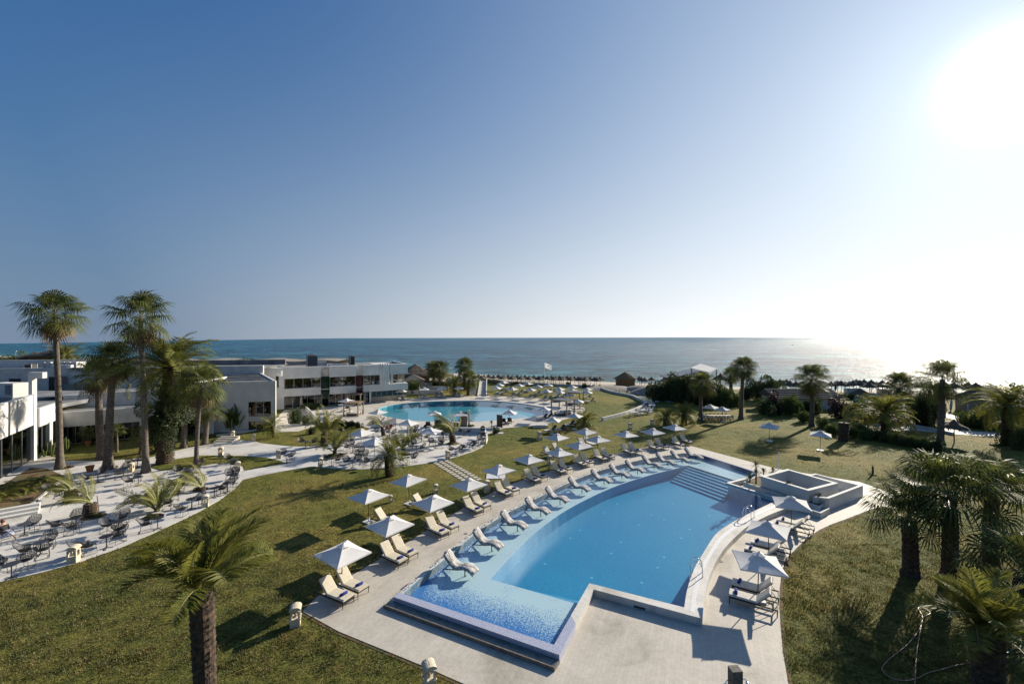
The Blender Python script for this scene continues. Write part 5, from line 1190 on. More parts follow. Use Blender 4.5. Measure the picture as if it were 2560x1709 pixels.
F1.window(a1+.1, a2-.05, 3.56, 5.39, .1, 4, M_glass2); F1.window(a3+.1, a4-.1, 3.56, 5.39, .0, 2, M_glass2); F1.window(a5+.1, s_(935), 3.56, 5.39, .0, 3, M_glass2)
F1.window(a1+.1, a2+.2, .05, 2.19, .5, 5); F1.window(a3, a4, .05, 2.19, .8, 4); F1.window(s_(910), s_(925), .05, 2.2, .6, 1); F1.window(s_(930), s_(1012), .9, 2.2, 1.6, 6)
F1.box('counter_wall', s_(928), s_(1014), 1.4, 1.7, 0, .95, M_lantern); F1.box('column', s_(922.5), s_(927), -.3, .1, 0, 2.24, M_white)
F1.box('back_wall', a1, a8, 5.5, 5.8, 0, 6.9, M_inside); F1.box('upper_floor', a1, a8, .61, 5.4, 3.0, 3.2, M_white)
gp = F1.box('green_recess', a2, a3, 1.2, 1.3, 1.2, 5.6, M_green_glass); F1.box('green_side_glass', a3-.06, a3+.02, -.35, 1.2, 2.2, 5.35, M_green_glass); F1.box('recess_parapet', a2, a3, .8, 1.2, 5.45, 7.38, M_white)
F1.box('red_recess', a4, a5, .7, .8, 2.2, 5.4, M_red_glass); F1.box('recess_parapet', a4, a5, .35, .65, 5.42, 7.38, M_white)
for u in (951.5,957.5,963.5,969): 
    MB().tube([(s_(u),-.1,7.38),(s_(u),-.35,7.1),(s_(u),-.38,6.4),(s_(u),-.38,3.55)], .28, 8).build('white_fin', M_white, F1.root)
F1.box('fin_roof', s_(935), s_(975), -.3, 6, 7.3, 7.42, M_white)
F1.box('terrace_column', s_(977), s_(983), .1, .6, 3.55, 5.4, M_white); F1.window(s_(985), s_(997), 3.56, 5.39, 3.4, 2); F1.box('side_curtain', s_(1000), a8, 2.2, 2.3, 3.56, 5.4, M_curtain)
for k in range(9):
    x = s_(936+k*8.5); F1.box('terrace_furniture', x-.4, x+.4, 1.0+k%2*.8, 1.6+k%2*.8, 3.2, 3.95+.1*(k%3), M_vanwhite if k % 3 else M_dark)
F1.box('end_wall', a8-.3, a8, .6, 8, 2.25, 3.55, M_white); F1.box('end_parapet', a8-.3, a8, .6, 12, 5.4, 7.38, M_white)
F1.box('left_parapet', a1, a2+2, 13.6, 13.9, 6.9, 7.5, M_grey)
for k in range(26):
    x = random.uniform(a1+.5, a8-1); up_ = k % 2; y = random.uniform(1.6, 4.5); z = 3.2 if up_ else .05
    if a2-.3 < x < a3+.3 or a4-.3 < x < a5+.3: continue
    F1.box('dining_table', x-.5, x+.5, y, y+.8, z+.68, z+.74, M_vanwhite if k % 3 else M_dark); F1.box('dining_chair', x-.9, x-.6, y+.1, y+.5, z, z+.95, M_dark)
for k in range(5): F1.box('interior_column', a1+1+k*4.4, a1+1.35+k*4.4, 3.0, 3.35, .05, 3.0, M_white2)
# things on its roof
def roofbox(F, name, label, s0, s1, y0, y1, z0, z1, m, cat='air conditioner'):
    o = MB().box((0,0,(z1-z0)/2), (abs(s1-s0), abs(y1-y0), z1-z0)).me(name, m); r = empty(name, label, cat, F.root.matrix_basis @ Vector(((s0+s1)/2,(y0+y1)/2,z0)), F.root.rotation_euler.z)
    obj('casing', o, r); fr = MB(); w_, d_, h_ = abs(s1-s0)/2, abs(y1-y0)/2, z1-z0
    for x in (-w_, w_):
        for y in (-d_, d_): fr.beam((x,y,0), (x,y,h_+.03), .08)
    fr.beam((-w_,-d_,h_+.02), (w_,-d_,h_+.02), .08); fr.beam((-w_,d_,h_+.02), (w_,d_,h_+.02), .08); obj('frame', fr.me('frame', M_alu), r)
    if cat == 'air conditioner': obj('fan', MB().lathe([(.02,h_+.01),(min(w_,d_)*.8,h_+.01),(min(w_,d_)*.8,h_+.12),(.02,h_+.08)], 14).me('fan', M_black), r)
    return r
roofbox(F1, 'rooftop_unit', 'large dark rooftop cooling unit in a pale frame', s_(770), s_(797), 2.5, 5, 7.0, 9.3, mat('dark_blue_grille', (.02,.035,.06), .4))
roofbox(F1, 'rooftop_unit', 'flat white skylight box on the restaurant roof, middle', s_(828), s_(872), 3, 5, 7.0, 7.55, M_white, 'skylight')
roofbox(F1, 'rooftop_unit', 'small dark fan unit near the fin roof', s_(885), s_(897), 5, 7, 7.0, 8.9, M_dark)
roofbox(F1, 'rooftop_unit', 'low white box behind the middle parapet', s_(803), s_(825), 6, 8, 7.0, 7.9, M_white, 'skylight')
# white box building
P0, P1 = G(545,1081.5), G(689,1075); F2 = Facade('white_box_building', 'plain white box shaped building with two dark windows and striped roof', (P0.x-3,P0.y-.4), (P1.x,P1.y)); t_ = F2.su; L2 = F2.len; HB = 6.75
wa, wb = t_(620), t_(677)
F2.box('front_wall', 0, wa, 0, .3, 0, HB, M_white); F2.box('front_wall', wb, L2, 0, .3, 0, HB, M_white); F2.box('front_wall', wa, wb, 0, .3, 4.0, HB, M_white); F2.box('front_wall', wa, wb, 0, .3, 1.35, 1.95, M_white)
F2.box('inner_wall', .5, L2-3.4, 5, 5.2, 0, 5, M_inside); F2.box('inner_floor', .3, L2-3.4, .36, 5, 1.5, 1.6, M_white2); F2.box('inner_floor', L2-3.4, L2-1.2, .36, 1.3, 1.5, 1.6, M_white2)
for k in range(6): F2.box('dining_table', wa-.6+k*.45, wa-.3+k*.45, .9+k%3*.9, 1.4+k%3*.9, 2.3, 2.36, M_vanwhite if k % 2 else M_dark)
F2.window(wa, wb, 1.95, 4.0, .14, 3, M_glass); F2.window(wa, wb, .1, 1.35, .14, 3, M_glass)
bx = L2; dirv = Vector((-20,27,0)).normalized(); cz = F2.root.rotation_euler.z; m_ = Matrix.Rotation(-cz, 3, 'Z'); dl = m_ @ dirv; dep = 17
side = [Vector((bx-.3,.3,0)), Vector((bx,.3,0)), Vector((bx,.3,0))+dl*dep, Vector((bx-.3,.3,0))+dl*dep]
MB().prism(side, 0, HB).build('side_wall', M_white, F2.root)
rf = [Vector((0,.3,0)), Vector((bx-.3,.3,0)), Vector((bx-.3,.3,0))+dl*dep, Vector((-4,.3+dl.y*dep,0))]
MB().prism(rf, HB-.45, HB-.3).build('roof', M_roofslate, F2.root)
for k in range(13):
    y = 1.2 + k*1.25; xr = bx-.6+dl.x/dl.y*y; xl = max(.5-y*.25, xr - (7 + 6*math.sin(k*2.1)))
    MB().box(((xr+xl)/2, y, HB-.2), (xr-xl, .5 if k % 2 else .16, .12)).build('roof_strip', M_grey, F2.root)
F2.box('roof_box', t_(620), t_(633), 11, 12, HB-.3, HB+.6, M_alu); F2.box('wall_lamp', L2-.1, L2+.2, .5, .8, HB+.0, HB+.6, M_dark)
F2.box('left_wall', -.02, .28, .3, 9, 0, HB, M_white)
# left wing: fascia range
F3 = Facade('garden_wing', 'white single storey wing with deep fascia behind the tall palms', (-52.6,49.6), (-40,56.2)); q_ = F3.su; e1, e2, e3, e4 = q_(240), q_(251), q_(349), q_(366)
F3.box('fascia', 0, F3.len+1, 0, .4, 2.3, 4.05, M_white2); F3.box('flat_roof', -2, F3.len+1, .4, 5.2, 3.7, 3.85, M_grey)
F3.box('column', e1, e2, -.08, .5, 0, 4.1, M_white2); F3.box('column', e3, e4, -.08, .5, 0, 4.1, M_white2); F3.box('column', F3.len, F3.len+.6, -.08, .5, 0, 4.1, M_white2)
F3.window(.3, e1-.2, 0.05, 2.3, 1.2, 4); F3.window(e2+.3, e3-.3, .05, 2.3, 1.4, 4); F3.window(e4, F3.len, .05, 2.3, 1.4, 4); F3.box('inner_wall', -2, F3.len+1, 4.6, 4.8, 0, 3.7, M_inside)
for z in (.7,1.3): F3.box('wooden_rail', q_(185), q_(235), .9, 1.0, z, z+.12, M_dark)
F3.box('upper_wall', q_(178)+1, F3.len+4, 5.2, 5.5, 3.7, 5.6, M_white2); F3.box('upper_roof', -4, F3.len+4, 5.5, 12, 5.3, 5.4, M_grey)
F3.box('end_parapet', q_(178)-2.4, q_(178)+1, 5.0, 5.3, 3.9, 5.5, M_white)
# penthouse behind
F4 = Facade('upper_wing', 'white upper storey behind the left wing with dark doorway', (-95,64), (-42,72)); r_ = F4.su
F4.box('wall', 0, F4.len, 0, .4, 3.0, 8.0, M_white2); F4.box('roof', 0, F4.len, .4, 11, 7.5, 7.6, M_grey); F4.box('doorway', r_(122), r_(138), -.04, .05, 4.1, 6.6, M_black)
F4.box('metal_door', r_(151), r_(172), -.5, -.4, 4.6, 6.7, M_roofslate); F4.box('louvre', r_(23), r_(52), -.04, .05, 5.6, 6.4, M_black); F4.box('side_panel', r_(173), r_(201), -1.5, -.4, 3.9, 5.4, M_grey)
F4.box('roof_parapet', r_(120), r_(170), .5, 1.0, 7.6, 8.4, M_white); F4.box('rear_wall', 0, r_(120), 9, 9.4, 7.5, 8.9, M_white); F4.box('rear_wall', r_(130), F4.len, 10, 10.3, 7.5, 8.5, M_grey)
for i, u in enumerate((8,25,45,62,78,95)): roofbox(F4, 'roof_duct', f'rounded white roof duct box, {ordw(i+1)} from the left on the rear roof', r_(u), r_(u+13), 6, 8, 7.6, 8.6, M_white2, 'roof vent')
roofbox(F4, 'rooftop_unit', 'small black unit on the left rear roof', r_(37), r_(55), 1.5, 2.5, 7.6, 8.5, M_black)
# angular near building on the far left
F5 = Facade('angular_building', 'angular white building at the left edge with tall shaded glass', (-42.4,33.3), (-49.6,44.3)); L5 = F5.len
def b5(n_, s0, s1, y0, y1, z0, z1, m): return F5.box(n_, s0, s1, -y1, -y0, z0, z1, m)
# (its left side is away from the viewer, so depth is mirrored)
F5.box('white_wall', -16, L5, 0, .35, 3.7, 6.8, M_white); F5.box('corner_pillar', L5-.3, L5+.45, -.06, .4, 0, 6.82, M_white)
gl = F5.window(-16, L5-.3, .05, 3.7, .2, 13, M_glass2)
F5.box('roof', -9, L5, .35, 26, 6.0, 6.1, M_roofslate)
iv = F5.root.matrix_basis.inverted()
MB().prism([iv @ Vector(p) for p in ((-43.4,33.6,0),(-49.9,44.6,0),(-52.9,49.9,0),(-56,63.5,0),(-130,60,0),(-130,10,0),(-48,22,0))], 4.5, 4.95).build('flat_roof', M_grey, F5.root)
F6 = Facade('bright_side_wall', 'sunlit white wall with two tall windows beside the angular building', (-49.5,44.6), (-52.4,49.5)); L6 = F6.len; x_ = F6.su
F6.box('upper_wall', .3, L6, 0, .35, 3.35, 5.3, M_white)
c1, c2 = L6*.42, L6*.55
F6.box('pier', c1, c2, -.12, .35, 0, 3.5, M_white); F6.box('pier', L6-.5, L6, -.1, .35, 0, 4.1, M_white); F6.window(.3, c1, .05, 3.35, .2, 2); F6.window(c2, L6-.5, .05, 3.35, .2, 2); F6.box('roof', .46, L6+3, .35, 22, 4.6, 4.7, M_roofslate)
for k, (y, z) in enumerate(((1.2,4.9),(2.2,5.1),(3.4,5.3))): F6.box('roof_step', 1, L6+1, y, y+.8, 4.7, z, M_white2 if k % 2 else M_grey)
# framed white portal and air conditioner on the left roofs
o = at(81,930,50); MB().box((0,0,-1.9), (.5,.5,3.8)).box((.85,0,-.35), (1.2,.5,.7)).build('roof_portal', M_white, loc=o); tag(bpy.data.objects['roof_portal'], 'white angular frame standing on the left roofs', 'roof frame')
r = empty('rooftop_air_conditioner', 'big white air conditioner with two fan grilles at the left edge', 'air conditioner', at(24,991,46), R(-8))
MB().box((0,0,.75), (2.9,1.3,1.5)).build('casing', M_white, r); MB().box((.75,-.67,.8), (.5,.04,1.0)).box((1.15,-.67,.8), (.2,.04,1.0)).build('grille', M_grey, r); MB().box((0,0,-.8), (3.2,1.6,1.6)).build('plinth', M_grey, r)
# lamp mast and dark huts beyond the left roofs
o = at(39,893,160); tag(MB().tube([(0,0,0),(0,0,9)], .1, 6).box((0,0,9), (.8,.3,.15)).build('lamp_mast', M_alu, loc=(o.x,o.y,-1)), 'thin lamp mast on the far left against the sea', 'lamp post')
def thatch_hut(p, r_, hw, hr, label, m=M_thatch, wm=None, name='beach_hut', seg=4, rz=.4, walls=True):
    r = empty(name, label, 'beach hut', p, rz)
    b = MB(); 
    if walls: b.box((0,0,hw/2), (r_*1.5, r_*1.2, hw)); b.build('wall', wm or M_thatchy, r)
    else:
        for sx in (-1,1):
            for sy in (-1,1): b.beam((sx*r_*.6,sy*r_*.5,0), (sx*r_*.6,sy*r_*.5,hw), .15)
        b.build('post_frame', M_wood, r)
    n = 7; v = []; k4 = 28
    for i in range(n+1):
        t = i/n; rr = r_*(1-t)*(1+.03*(i % 2)); z = hw - .2 + hr*(t**.9)
        for k in range(k4):
            a = 2*PI*k/k4; sq = 1/max(abs(math.cos(a)), abs(math.sin(a)))**(.75); v.append(Vector((math.cos(a)*rr*sq*1.05, math.sin(a)*rr*sq*.85, z + random.uniform(-.05,.05))))
    f = [(i*k4+k, i*k4+(k+1)%k4, (i+1)*k4+(k+1)%k4, (i+1)*k4+k) for i in range(n) for k in range(k4)]
    MB().add(v, f).build('roof', m, r)
    return r
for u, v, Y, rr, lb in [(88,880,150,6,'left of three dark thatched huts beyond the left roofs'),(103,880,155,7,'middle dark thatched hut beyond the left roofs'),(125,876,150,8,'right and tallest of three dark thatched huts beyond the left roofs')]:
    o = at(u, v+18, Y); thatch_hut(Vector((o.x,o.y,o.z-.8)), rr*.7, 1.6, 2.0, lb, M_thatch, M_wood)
# ridge of scrub between the left roofs and the sea
rg = MB(); pr = []
for k in range(60):
    u = -40 + k*15; o = at(u, 905 - 2*math.sin(k*.7) - (u > 400)*(-1), 165 if u < 420 else 150); pr.append(o)
for k in range(len(pr)-1): rg.add([pr[k]-Vector((0,0,9)), pr[k+1]-Vector((0,0,9)), pr[k+1]+Vector((0,0,.6)), pr[k]+Vector((0,0,.6)), pr[k]+Vector((0,9,.9)), pr[k+1]+Vector((0,9,.9)), pr[k+1]+Vector((0,16,-8)), pr[k]+Vector((0,16,-8))], [(0,1,2,3),(3,2,5,4),(4,5,6,7)])
rg.build('scrub_ridge', M_rock, kind='structure')
for i, (u, v, wd) in enumerate([(6,894,9),(24,897,7),(200,900,9),(215,903,7),(600,905,10),(640,908,7)]):
    o = at(u, v+9, 158 if u < 420 else 145); bush(Vector((o.x,o.y,o.z-1)), wd, 3.0, 'A', f'scrubby bush on the coastal ridge, {ordw(i+1)} from the left', 'bushes on the coastal ridge')
# dune mound with rubble behind the restaurant
o = at(885, 925, 140); mb = MB(); n = 24; v = []; f = []
for j in range(9):
    for k in range(n): a = 2*PI*k/n; rr = (1-j/8)*(13+random.uniform(-1,1)); v.append(Vector((math.cos(a)*rr, math.sin(a)*rr*.5, (math.sin(j/8*PI/2))*4.4)))
mb.add(v, [(j*n+k, j*n+(k+1)%n, (j+1)*n+(k+1)%n, (j+1)*n+k) for j in range(8) for k in range(n)]); mb.build('dune_mound', M_rock, kind='structure', loc=(o.x,o.y,o.z-2.6))
# beach huts between palms
o = GB(1038,957); thatch_hut(Vector((o.x,o.y,o.z)), 4.6, 2.4, 3.2, 'dark pointed thatched hut right of the restaurant', M_thatch, M_wood)
o = GB(1080,960); thatch_hut(Vector((o.x,o.y,o.z)), 6.5, 2.6, 2.6, 'wide low thatched shelter behind the hut palms', M_thatch, M_wood, walls=False)
o = G(1034,972); r = empty('white_tent', 'cream canvas tent with pyramid roof beside the restaurant corner', 'tent', o, .3); MB().box((0,0,1.1), (5,3.5,2.2)).build('tent_wall', M_curtain, r)
MB().add([(-2.7,-2,2.2),(2.7,-2,2.2),(2.7,2,2.2),(-2.7,2,2.2),(0,0,3.7)], [(0,1,4),(1,2,4),(2,3,4),(3,0,4),(3,2,1,0)]).build('tent_roof', M_curtain, r)
for i, (u, v, w_) in enumerate([(1060,985,8),(1075,975,9),(1052,965,6)]):
    tag(MB().box((0,0,.45), (w_,.25,.9)).build('garden_wall', M_white2, loc=G(u,v)), f'low white wall stretch below the beach huts, {ordw(i+1)} from below', 'wall')
for i, (k, x, y) in enumerate([('P',1510,300),('P',1630,300),('P',1440,370)]):
    p = WG(k,x,y+110); tag(MB().box((0,0,.5), (1.6,1.2,1.0)).add([(-.9,-.7,1),(.9,-.7,1),(.9,.7,1),(-.9,.7,1),(0,0,2.4)], [(0,1,4),(1,2,4),(2,3,4),(3,0,4)]).build('small_kiosk', M_vanwhite, loc=p), f'small pointed white kiosk by the beach, {ordw(i+1)}', 'kiosk', 'white kiosks by the beach')
# straw beach hut, beach restaurant
o = GB(1563,963); thatch_hut(o, 2.8, 2.0, 2.0, 'straw thatched hut with closed walls on the sand', M_thatchy, M_thatchy, rz=.2)
r = empty('beach_restaurant', 'dark timber beach house with cream awning roof above the shrubs', 'building', Vector((46,104,-1)), R(-6))
MB().box((-4,2,1.9), (7.4,6,3.8)).build('wall', M_wood, r)
MB().add([(-8.2,-2,3.7),(-8.2,6.4,3.7),(-.4,-2,5.4),(-.4,6.4,5.4),(-8.2,-2,3.5),(-8.2,6.4,3.5),(-.4,-2,5.2),(-.4,6.4,5.2),(.9,-2,4.8),(.9,6.4,4.8)], [(0,2,3,1),(4,5,7,6),(0,4,6,2),(2,8,9,3),(1,3,7,5),(2,6,8),(3,9,7)]).build('roof', M_roofslate, r)
MB().add([(-2.8,-1.0,6.2),(1.2,4,6.9),(4.4,1.5,5.9),(.9,-3,5.3),(-2.8,-1.0,6.05),(1.2,4,6.75),(4.4,1.5,5.75),(.9,-3,5.15)], [(0,3,2,1),(4,5,6,7),(0,4,7,3),(3,7,6,2),(2,6,5,1),(1,5,4,0)]).build('awning', M_canopy, r)
for x, y, h_ in ((.9,-2.7,5.2),(4.1,1.4,5.7),(1.2,3.6,6.6),(-2.5,-.9,6.0)): MB().beam((x,y,0), (x,y,h_), .18).build('post', M_wood, r)
MB().box((-2.5,-1.2,4.3), (.8,.3,.8)).build('wall_unit', M_alu, r)
# low white building with shingle roof, little house
F7 = Facade('low_beach_building', 'long low white building with grey tiled roof behind the lawn', (at(1938,1030,74).x,74), (at(2100,1030,74).x,74)); q7 = F7.len
F7.box('wall', 0, q7, 0, 4, 0, 2.15, M_white2)
MB().add([(-.4,-.5,2.0),(q7+.4,-.5,2.0),(q7+.4,2.6,3.3),(-.4,2.6,3.3),(-.4,4.5,2.2),(q7+.4,4.5,2.2)], [(0,1,2,3),(3,2,5,4),(1,5,2),(0,3,4)]).build('roof', M_thatch, F7.root)
for k in range(6): MB().box((q7/2, -.4+k*.58, 2.08+k*.243), (q7+.8, .14, .07)).build('tile_course', M_grey, F7.root)
hp = at(2462,1010,72); r = empty('little_beach_house', 'little cream house with dark hipped roof near the right edge', 'house', Vector((hp.x,72,-.2)), R(10)); MB().box((0,0,1.3), (6.5,4,2.6)).build('wall', M_curtain, r)
MB().add([(-3.7,-2.5,2.5),(3.7,-2.5,2.5),(3.7,2.5,2.5),(-3.7,2.5,2.5),(-1.2,0,4.2),(1.2,0,4.2)], [(0,1,5,4),(1,2,5),(2,3,4,5),(3,0,4),(3,2,1,0)]).build('roof', M_thatch, r)
# blue framed shelter and surfboards
p = WG('V',570,490); r = empty('blue_glass_shelter', 'pointed shelter with blue panels at the head of the beach path', 'shelter', p, .1); MB().add([(-1.6,0,0),(1.6,0,0),(1.0,0,2.0),(-1.0,0,2.0),(-1.6,.1,0),(1.6,.1,0),(1.0,.1,2.0),(-1.0,.1,2.0)], [(0,1,2,3),(7,6,5,4),(0,3,7,4),(1,5,6,2),(3,2,6,7)]).build('panel', M_boat, r)
MB().add([(-1.4,-1.2,2),(1.4,-1.2,2),(1.4,1.2,2),(-1.4,1.2,2),(0,0,3.1)], [(0,1,4),(1,2,4),(2,3,4),(3,0,4)]).build('roof', M_thatch, r)
def board(p, lb, h=2.0, rz=.3):
    n = 16; v = [Vector((math.sin(2*PI*k/n)*.32, y, h/2 - math.cos(2*PI*k/n)*h/2)) for y in (-.04,.04) for k in range(n)]
    o = MB().add(v, [tuple(range(n)), tuple(range(2*n-1, n-1, -1))] + [(k, n+k, n+(k+1)%n, (k+1)%n) for k in range(n)]).build('surfboard', M_vanwhite, loc=p); o.rotation_euler = (0,.15,rz); tag(o, lb, 'surfboard')
board(WG('V',1550,555), 'white oval board standing beside the sandy path'); board(WG('V',1740,575), 'smaller white board leaning by the little house', 1.5, .8)
for i, (x, y) in enumerate([(620,395),(680,380),(760,395)]):
    o = WG('V',x,y+10); r_ = MB().tube([(-2.4,0,.1),(-1.2,0,.25),(0,0,.3),(1.2,0,.28),(2.4,0,.5)], [.05,.28,.34,.28,.05], 8).build('sailing_boat_hull', M_vanwhite, loc=o); r_.rotation_euler = (0,-.12,-.6+i*.2); tag(r_, f'white boat hull drawn up on the sand, {ordw(i+1)} from the left', 'boat', 'white hulls on the beach')
# ---------------------------------------------------------------- thatched beach parasols
def mk_thatch():
    v = []; n = 20; rings = [(0.02,2.85),(.14,2.66),(.45,2.40),(.85,2.15),(1.15,1.93),(1.30,1.78)]
    for r_, z in rings: v += [Vector((math.cos(2*PI*k/n)*r_*random.uniform(.95,1.06), math.sin(2*PI*k/n)*r_*random.uniform(.95,1.06), z+random.uniform(-.03,.03))) for k in range(n)]
    f = [(i*n+k, i*n+(k+1)%n, (i+1)*n+(k+1)%n, (i+1)*n+k) for i in range(len(rings)-1) for k in range(n)]
    fr = MB()
    for k in range(36): a = random.uniform(0,2*PI); fr.beam((math.cos(a)*1.3,math.sin(a)*1.2,1.9), (math.cos(a)*1.38,math.sin(a)*1.38,1.62), .06, .02)
    return [('thatch', mesh('thatch', v, f, M_thatch)), ('fringe', fr.me('fringe', M_thatch)), ('pole', MB().tube([(0,0,-.2),(0,0,2.85)], .06, 6).me('pole', M_wood))]
TH = mk_thatch()
def thatch(p, lb, grp, s=1.0): spawn('thatched_parasol', lb, 'thatched parasol', p, random.random()*6, TH, grp, s)
GT = 'thatched parasols in rows along the beach'
row1 = [1197,1210,1222,1234,1247,1260,1271,1283,1294,1303,1313,1324,1335,1347,1358,1369,1379,1389,1399,1408,1418,1427,1437,1446,1456,1465,1476,1487,1500]
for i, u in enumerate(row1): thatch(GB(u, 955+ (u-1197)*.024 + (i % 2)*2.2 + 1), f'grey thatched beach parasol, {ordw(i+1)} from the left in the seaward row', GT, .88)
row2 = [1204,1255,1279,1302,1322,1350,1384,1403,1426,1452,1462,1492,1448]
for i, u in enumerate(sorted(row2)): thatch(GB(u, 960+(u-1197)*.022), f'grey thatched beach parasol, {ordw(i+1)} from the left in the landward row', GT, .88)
for i, u in enumerate((640,720,780)): pass
for i, (u, v) in enumerate([(1599,962),(1604,966),(1612,968),(1629,964),(1660,968)]): thatch(GB(u, v), f'thatched parasol between the straw hut and the shrubs, {ordw(i+1)} from left', 'thatched parasols beside the straw hut')
thatch(GB(1801,975), 'large thatched parasol right of the cream awning', 'thatched parasols beside the straw hut', 1.5)
rr = [(2078,983),(2094,980),(2103,985),(2113,983),(2124,982),(2133,985),(2141,982),(2150,985),(2160,983),(2174,991),(2178,984),(2192,984),(2206,986),(2207,990),(2219,984),(2236,989),(2262,990),(2276,987),(2292,986),(2301,991),(2316,989),(2326,992),(2345,990),(2365,992),(2385,991),(2420,990),(2440,992),(2047,982),(1958,985),(1966,981),(1975,986),(1990,988),(1950,981)]
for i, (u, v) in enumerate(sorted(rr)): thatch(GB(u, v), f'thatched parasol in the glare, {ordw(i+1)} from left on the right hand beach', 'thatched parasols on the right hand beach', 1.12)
thatch(WG('E',1708,945), 'single thatched parasol on the grass right of the ragged palm', None); thatch(WG('E',2190,920), 'thatched parasol in shade beneath the big date palm', None)
# pale beach shelters below the right hand parasols
for i, x in enumerate((440,490,540,800,840)):
    o = GB(*W('V',x,372)); tag(MB().box((0,0,.6), (1.3,1.0,1.2)).box((0,0,1.25), (1.5,1.2,.08)).build('beach_cabin', M_vanwhite, loc=o), f'small white beach changing cabin, {ordw(i+1)} from the left', 'cabin', 'white cabins among the beach parasols')
# ---------------------------------------------------------------- boundary walls
def wallpath(name, px, h, th, label, m=M_white2, z=0.0, sm=4):
    pts = smooth_poly([G(u,v,z) for u,v in px], sm); a = []; b = []
    for i, p in enumerate(pts):
        d = (pts[min(i+1,len(pts)-1)] - pts[max(0,i-1)]).normalized(); n_ = Vector((-d.y,d.x,0)); a.append(p+n_*th/2); b.append(p-n_*th/2)
    return tag(band(b, a, -.3, h).build(name, m), label, 'wall')
wallpath('curved_boundary_wall', [(1506,1051.7),(1562.6,1036.4),(1601,1021),(1612,1013.4),(1606,1005.7),(1578,992),(1532,982.8),(1480,969),(1397,964.5),(1307.7,959.4),(1193,955.5)], .5, .3, 'low white wall curving round the round pool lawn towards the dunes')
wallpath('thicket_kerb', [(1637,1004),(1680,1005.5),(1740,1007),(1800,1009)], .25, .3, 'long pale kerb at the foot of the dense thicket')
wallpath('terrace_back_wall', [W('N',890,600),W('N',1240,612),W('N',1640,612),W('N',1990,620)], .75, .3, 'low white back wall of the middle terrace', M_white)
wallpath('terrace_end_wall', [W('N',1995,610),W('N',2025,690),W('N',2020,790),W('N',1985,880)], .32, .25, 'short white kerb wall at the right end of the middle terrace', M_white)
# wedge shaped ramp wall
p0, p1 = WG('M',1440,300), WG('M',2060,240); d = (p1-p0).normalized(); n_ = Vector((-d.y,d.x,0))*.3
MB().add([p0, p1, p1+n_, p0+n_, p0+Vector((0,0,.25)), p1+Vector((0,0,1.25)), p1+n_+Vector((0,0,1.25)), p0+n_+Vector((0,0,.25))], [(3,2,1,0),(4,5,6,7),(0,1,5,4),(1,2,6,5),(2,3,7,6),(3,0,4,7)]).build('ramp_wall', M_white); tag(bpy.data.objects['ramp_wall'], 'wedge shaped white ramp wall behind the middle terrace', 'wall')
wallpath('garden_path_wall', [W('E',1120,755),W('E',1320,790),W('E',1560,840),W('E',1700,870)], .35, .25, 'low white wall following the garden path on the right')
wallpath('upper_garden_wall', [W('E',1600,765),W('E',1840,760)], .3, .25, 'short white wall left of the leafy shrub on the right')
wallpath('bed_kerb', [W('F',150,862),W('F',230,845),W('F',300,770),W('F',440,655),W('F',530,580)], .14, .18, 'white pebble kerb edging the planting bed', M_pebble)
wallpath('lawn_kerb', [W('B',150,885),W('B',430,845),W('B',700,800),W('B',1040,775),W('B',1280,745)], .25, .2, 'low pale wall between inner lawn and building ramps')
wallpath('ramp_parapet', [W('B',950,620),W('B',1020,690),W('B',1095,770)], .7, .2, 'sloping white parapet descending from the restaurant', M_white)
# garden steps at the left edge and by the inner lawn
r = empty('garden_steps', 'white steps at the left edge of the terrace', 'steps', WG('F',60,905), R(42))
for k in range(3): MB().box((0,k*.4,.09+k*.09), (3.0,.42,.18+k*.18)).build('step', M_white, r)
r = empty('garden_steps', 'short pale steps beside the banana plant', 'steps', WG('B',215,935), R(5))
for k in range(4): MB().box((0,k*.45,.05+k*.05), (2.2,.4,.1+k*.1)).build('step', M_path, r)
# white walkway ramp over the lawn
w0, w1, w2, w3 = WG('P',2000,705), WG('P',2150,705), WG('P',2160,470), WG('P',2045,470); r = empty('walkway_ramp', 'white sloping walkway ramp between the pool deck and the beach', 'ramp', (0,0,0)); hz = Vector((0,0,.9))
MB().add([w0,w1,w2+hz,w3+hz,w0-Vector((0,0,.1)),w1-Vector((0,0,.1)),w2,w3], [(0,1,2,3),(0,4,5,1),(1,5,6,2),(2,6,7,3),(3,7,4,0)]).build('ramp_surface', M_path, r)
MB().beam(w1+Vector((.1,0,.25)), w2+hz+Vector((.1,0,.25)), .2, .5).build('parapet', M_white, r); MB().beam(w0-Vector((.1,0,-.1)), w3+hz-Vector((.1,0,-.1)), .15, .3).build('parapet', M_white, r)
for k in range(14): t = k/14; a = w0.lerp(w3+hz, t)+Vector((0,0,.02)); b = w1.lerp(w2+hz, t)+Vector((0,0,.02)); MB().beam(a, b, .06, .02).build('ramp_cleat', M_white2, r)
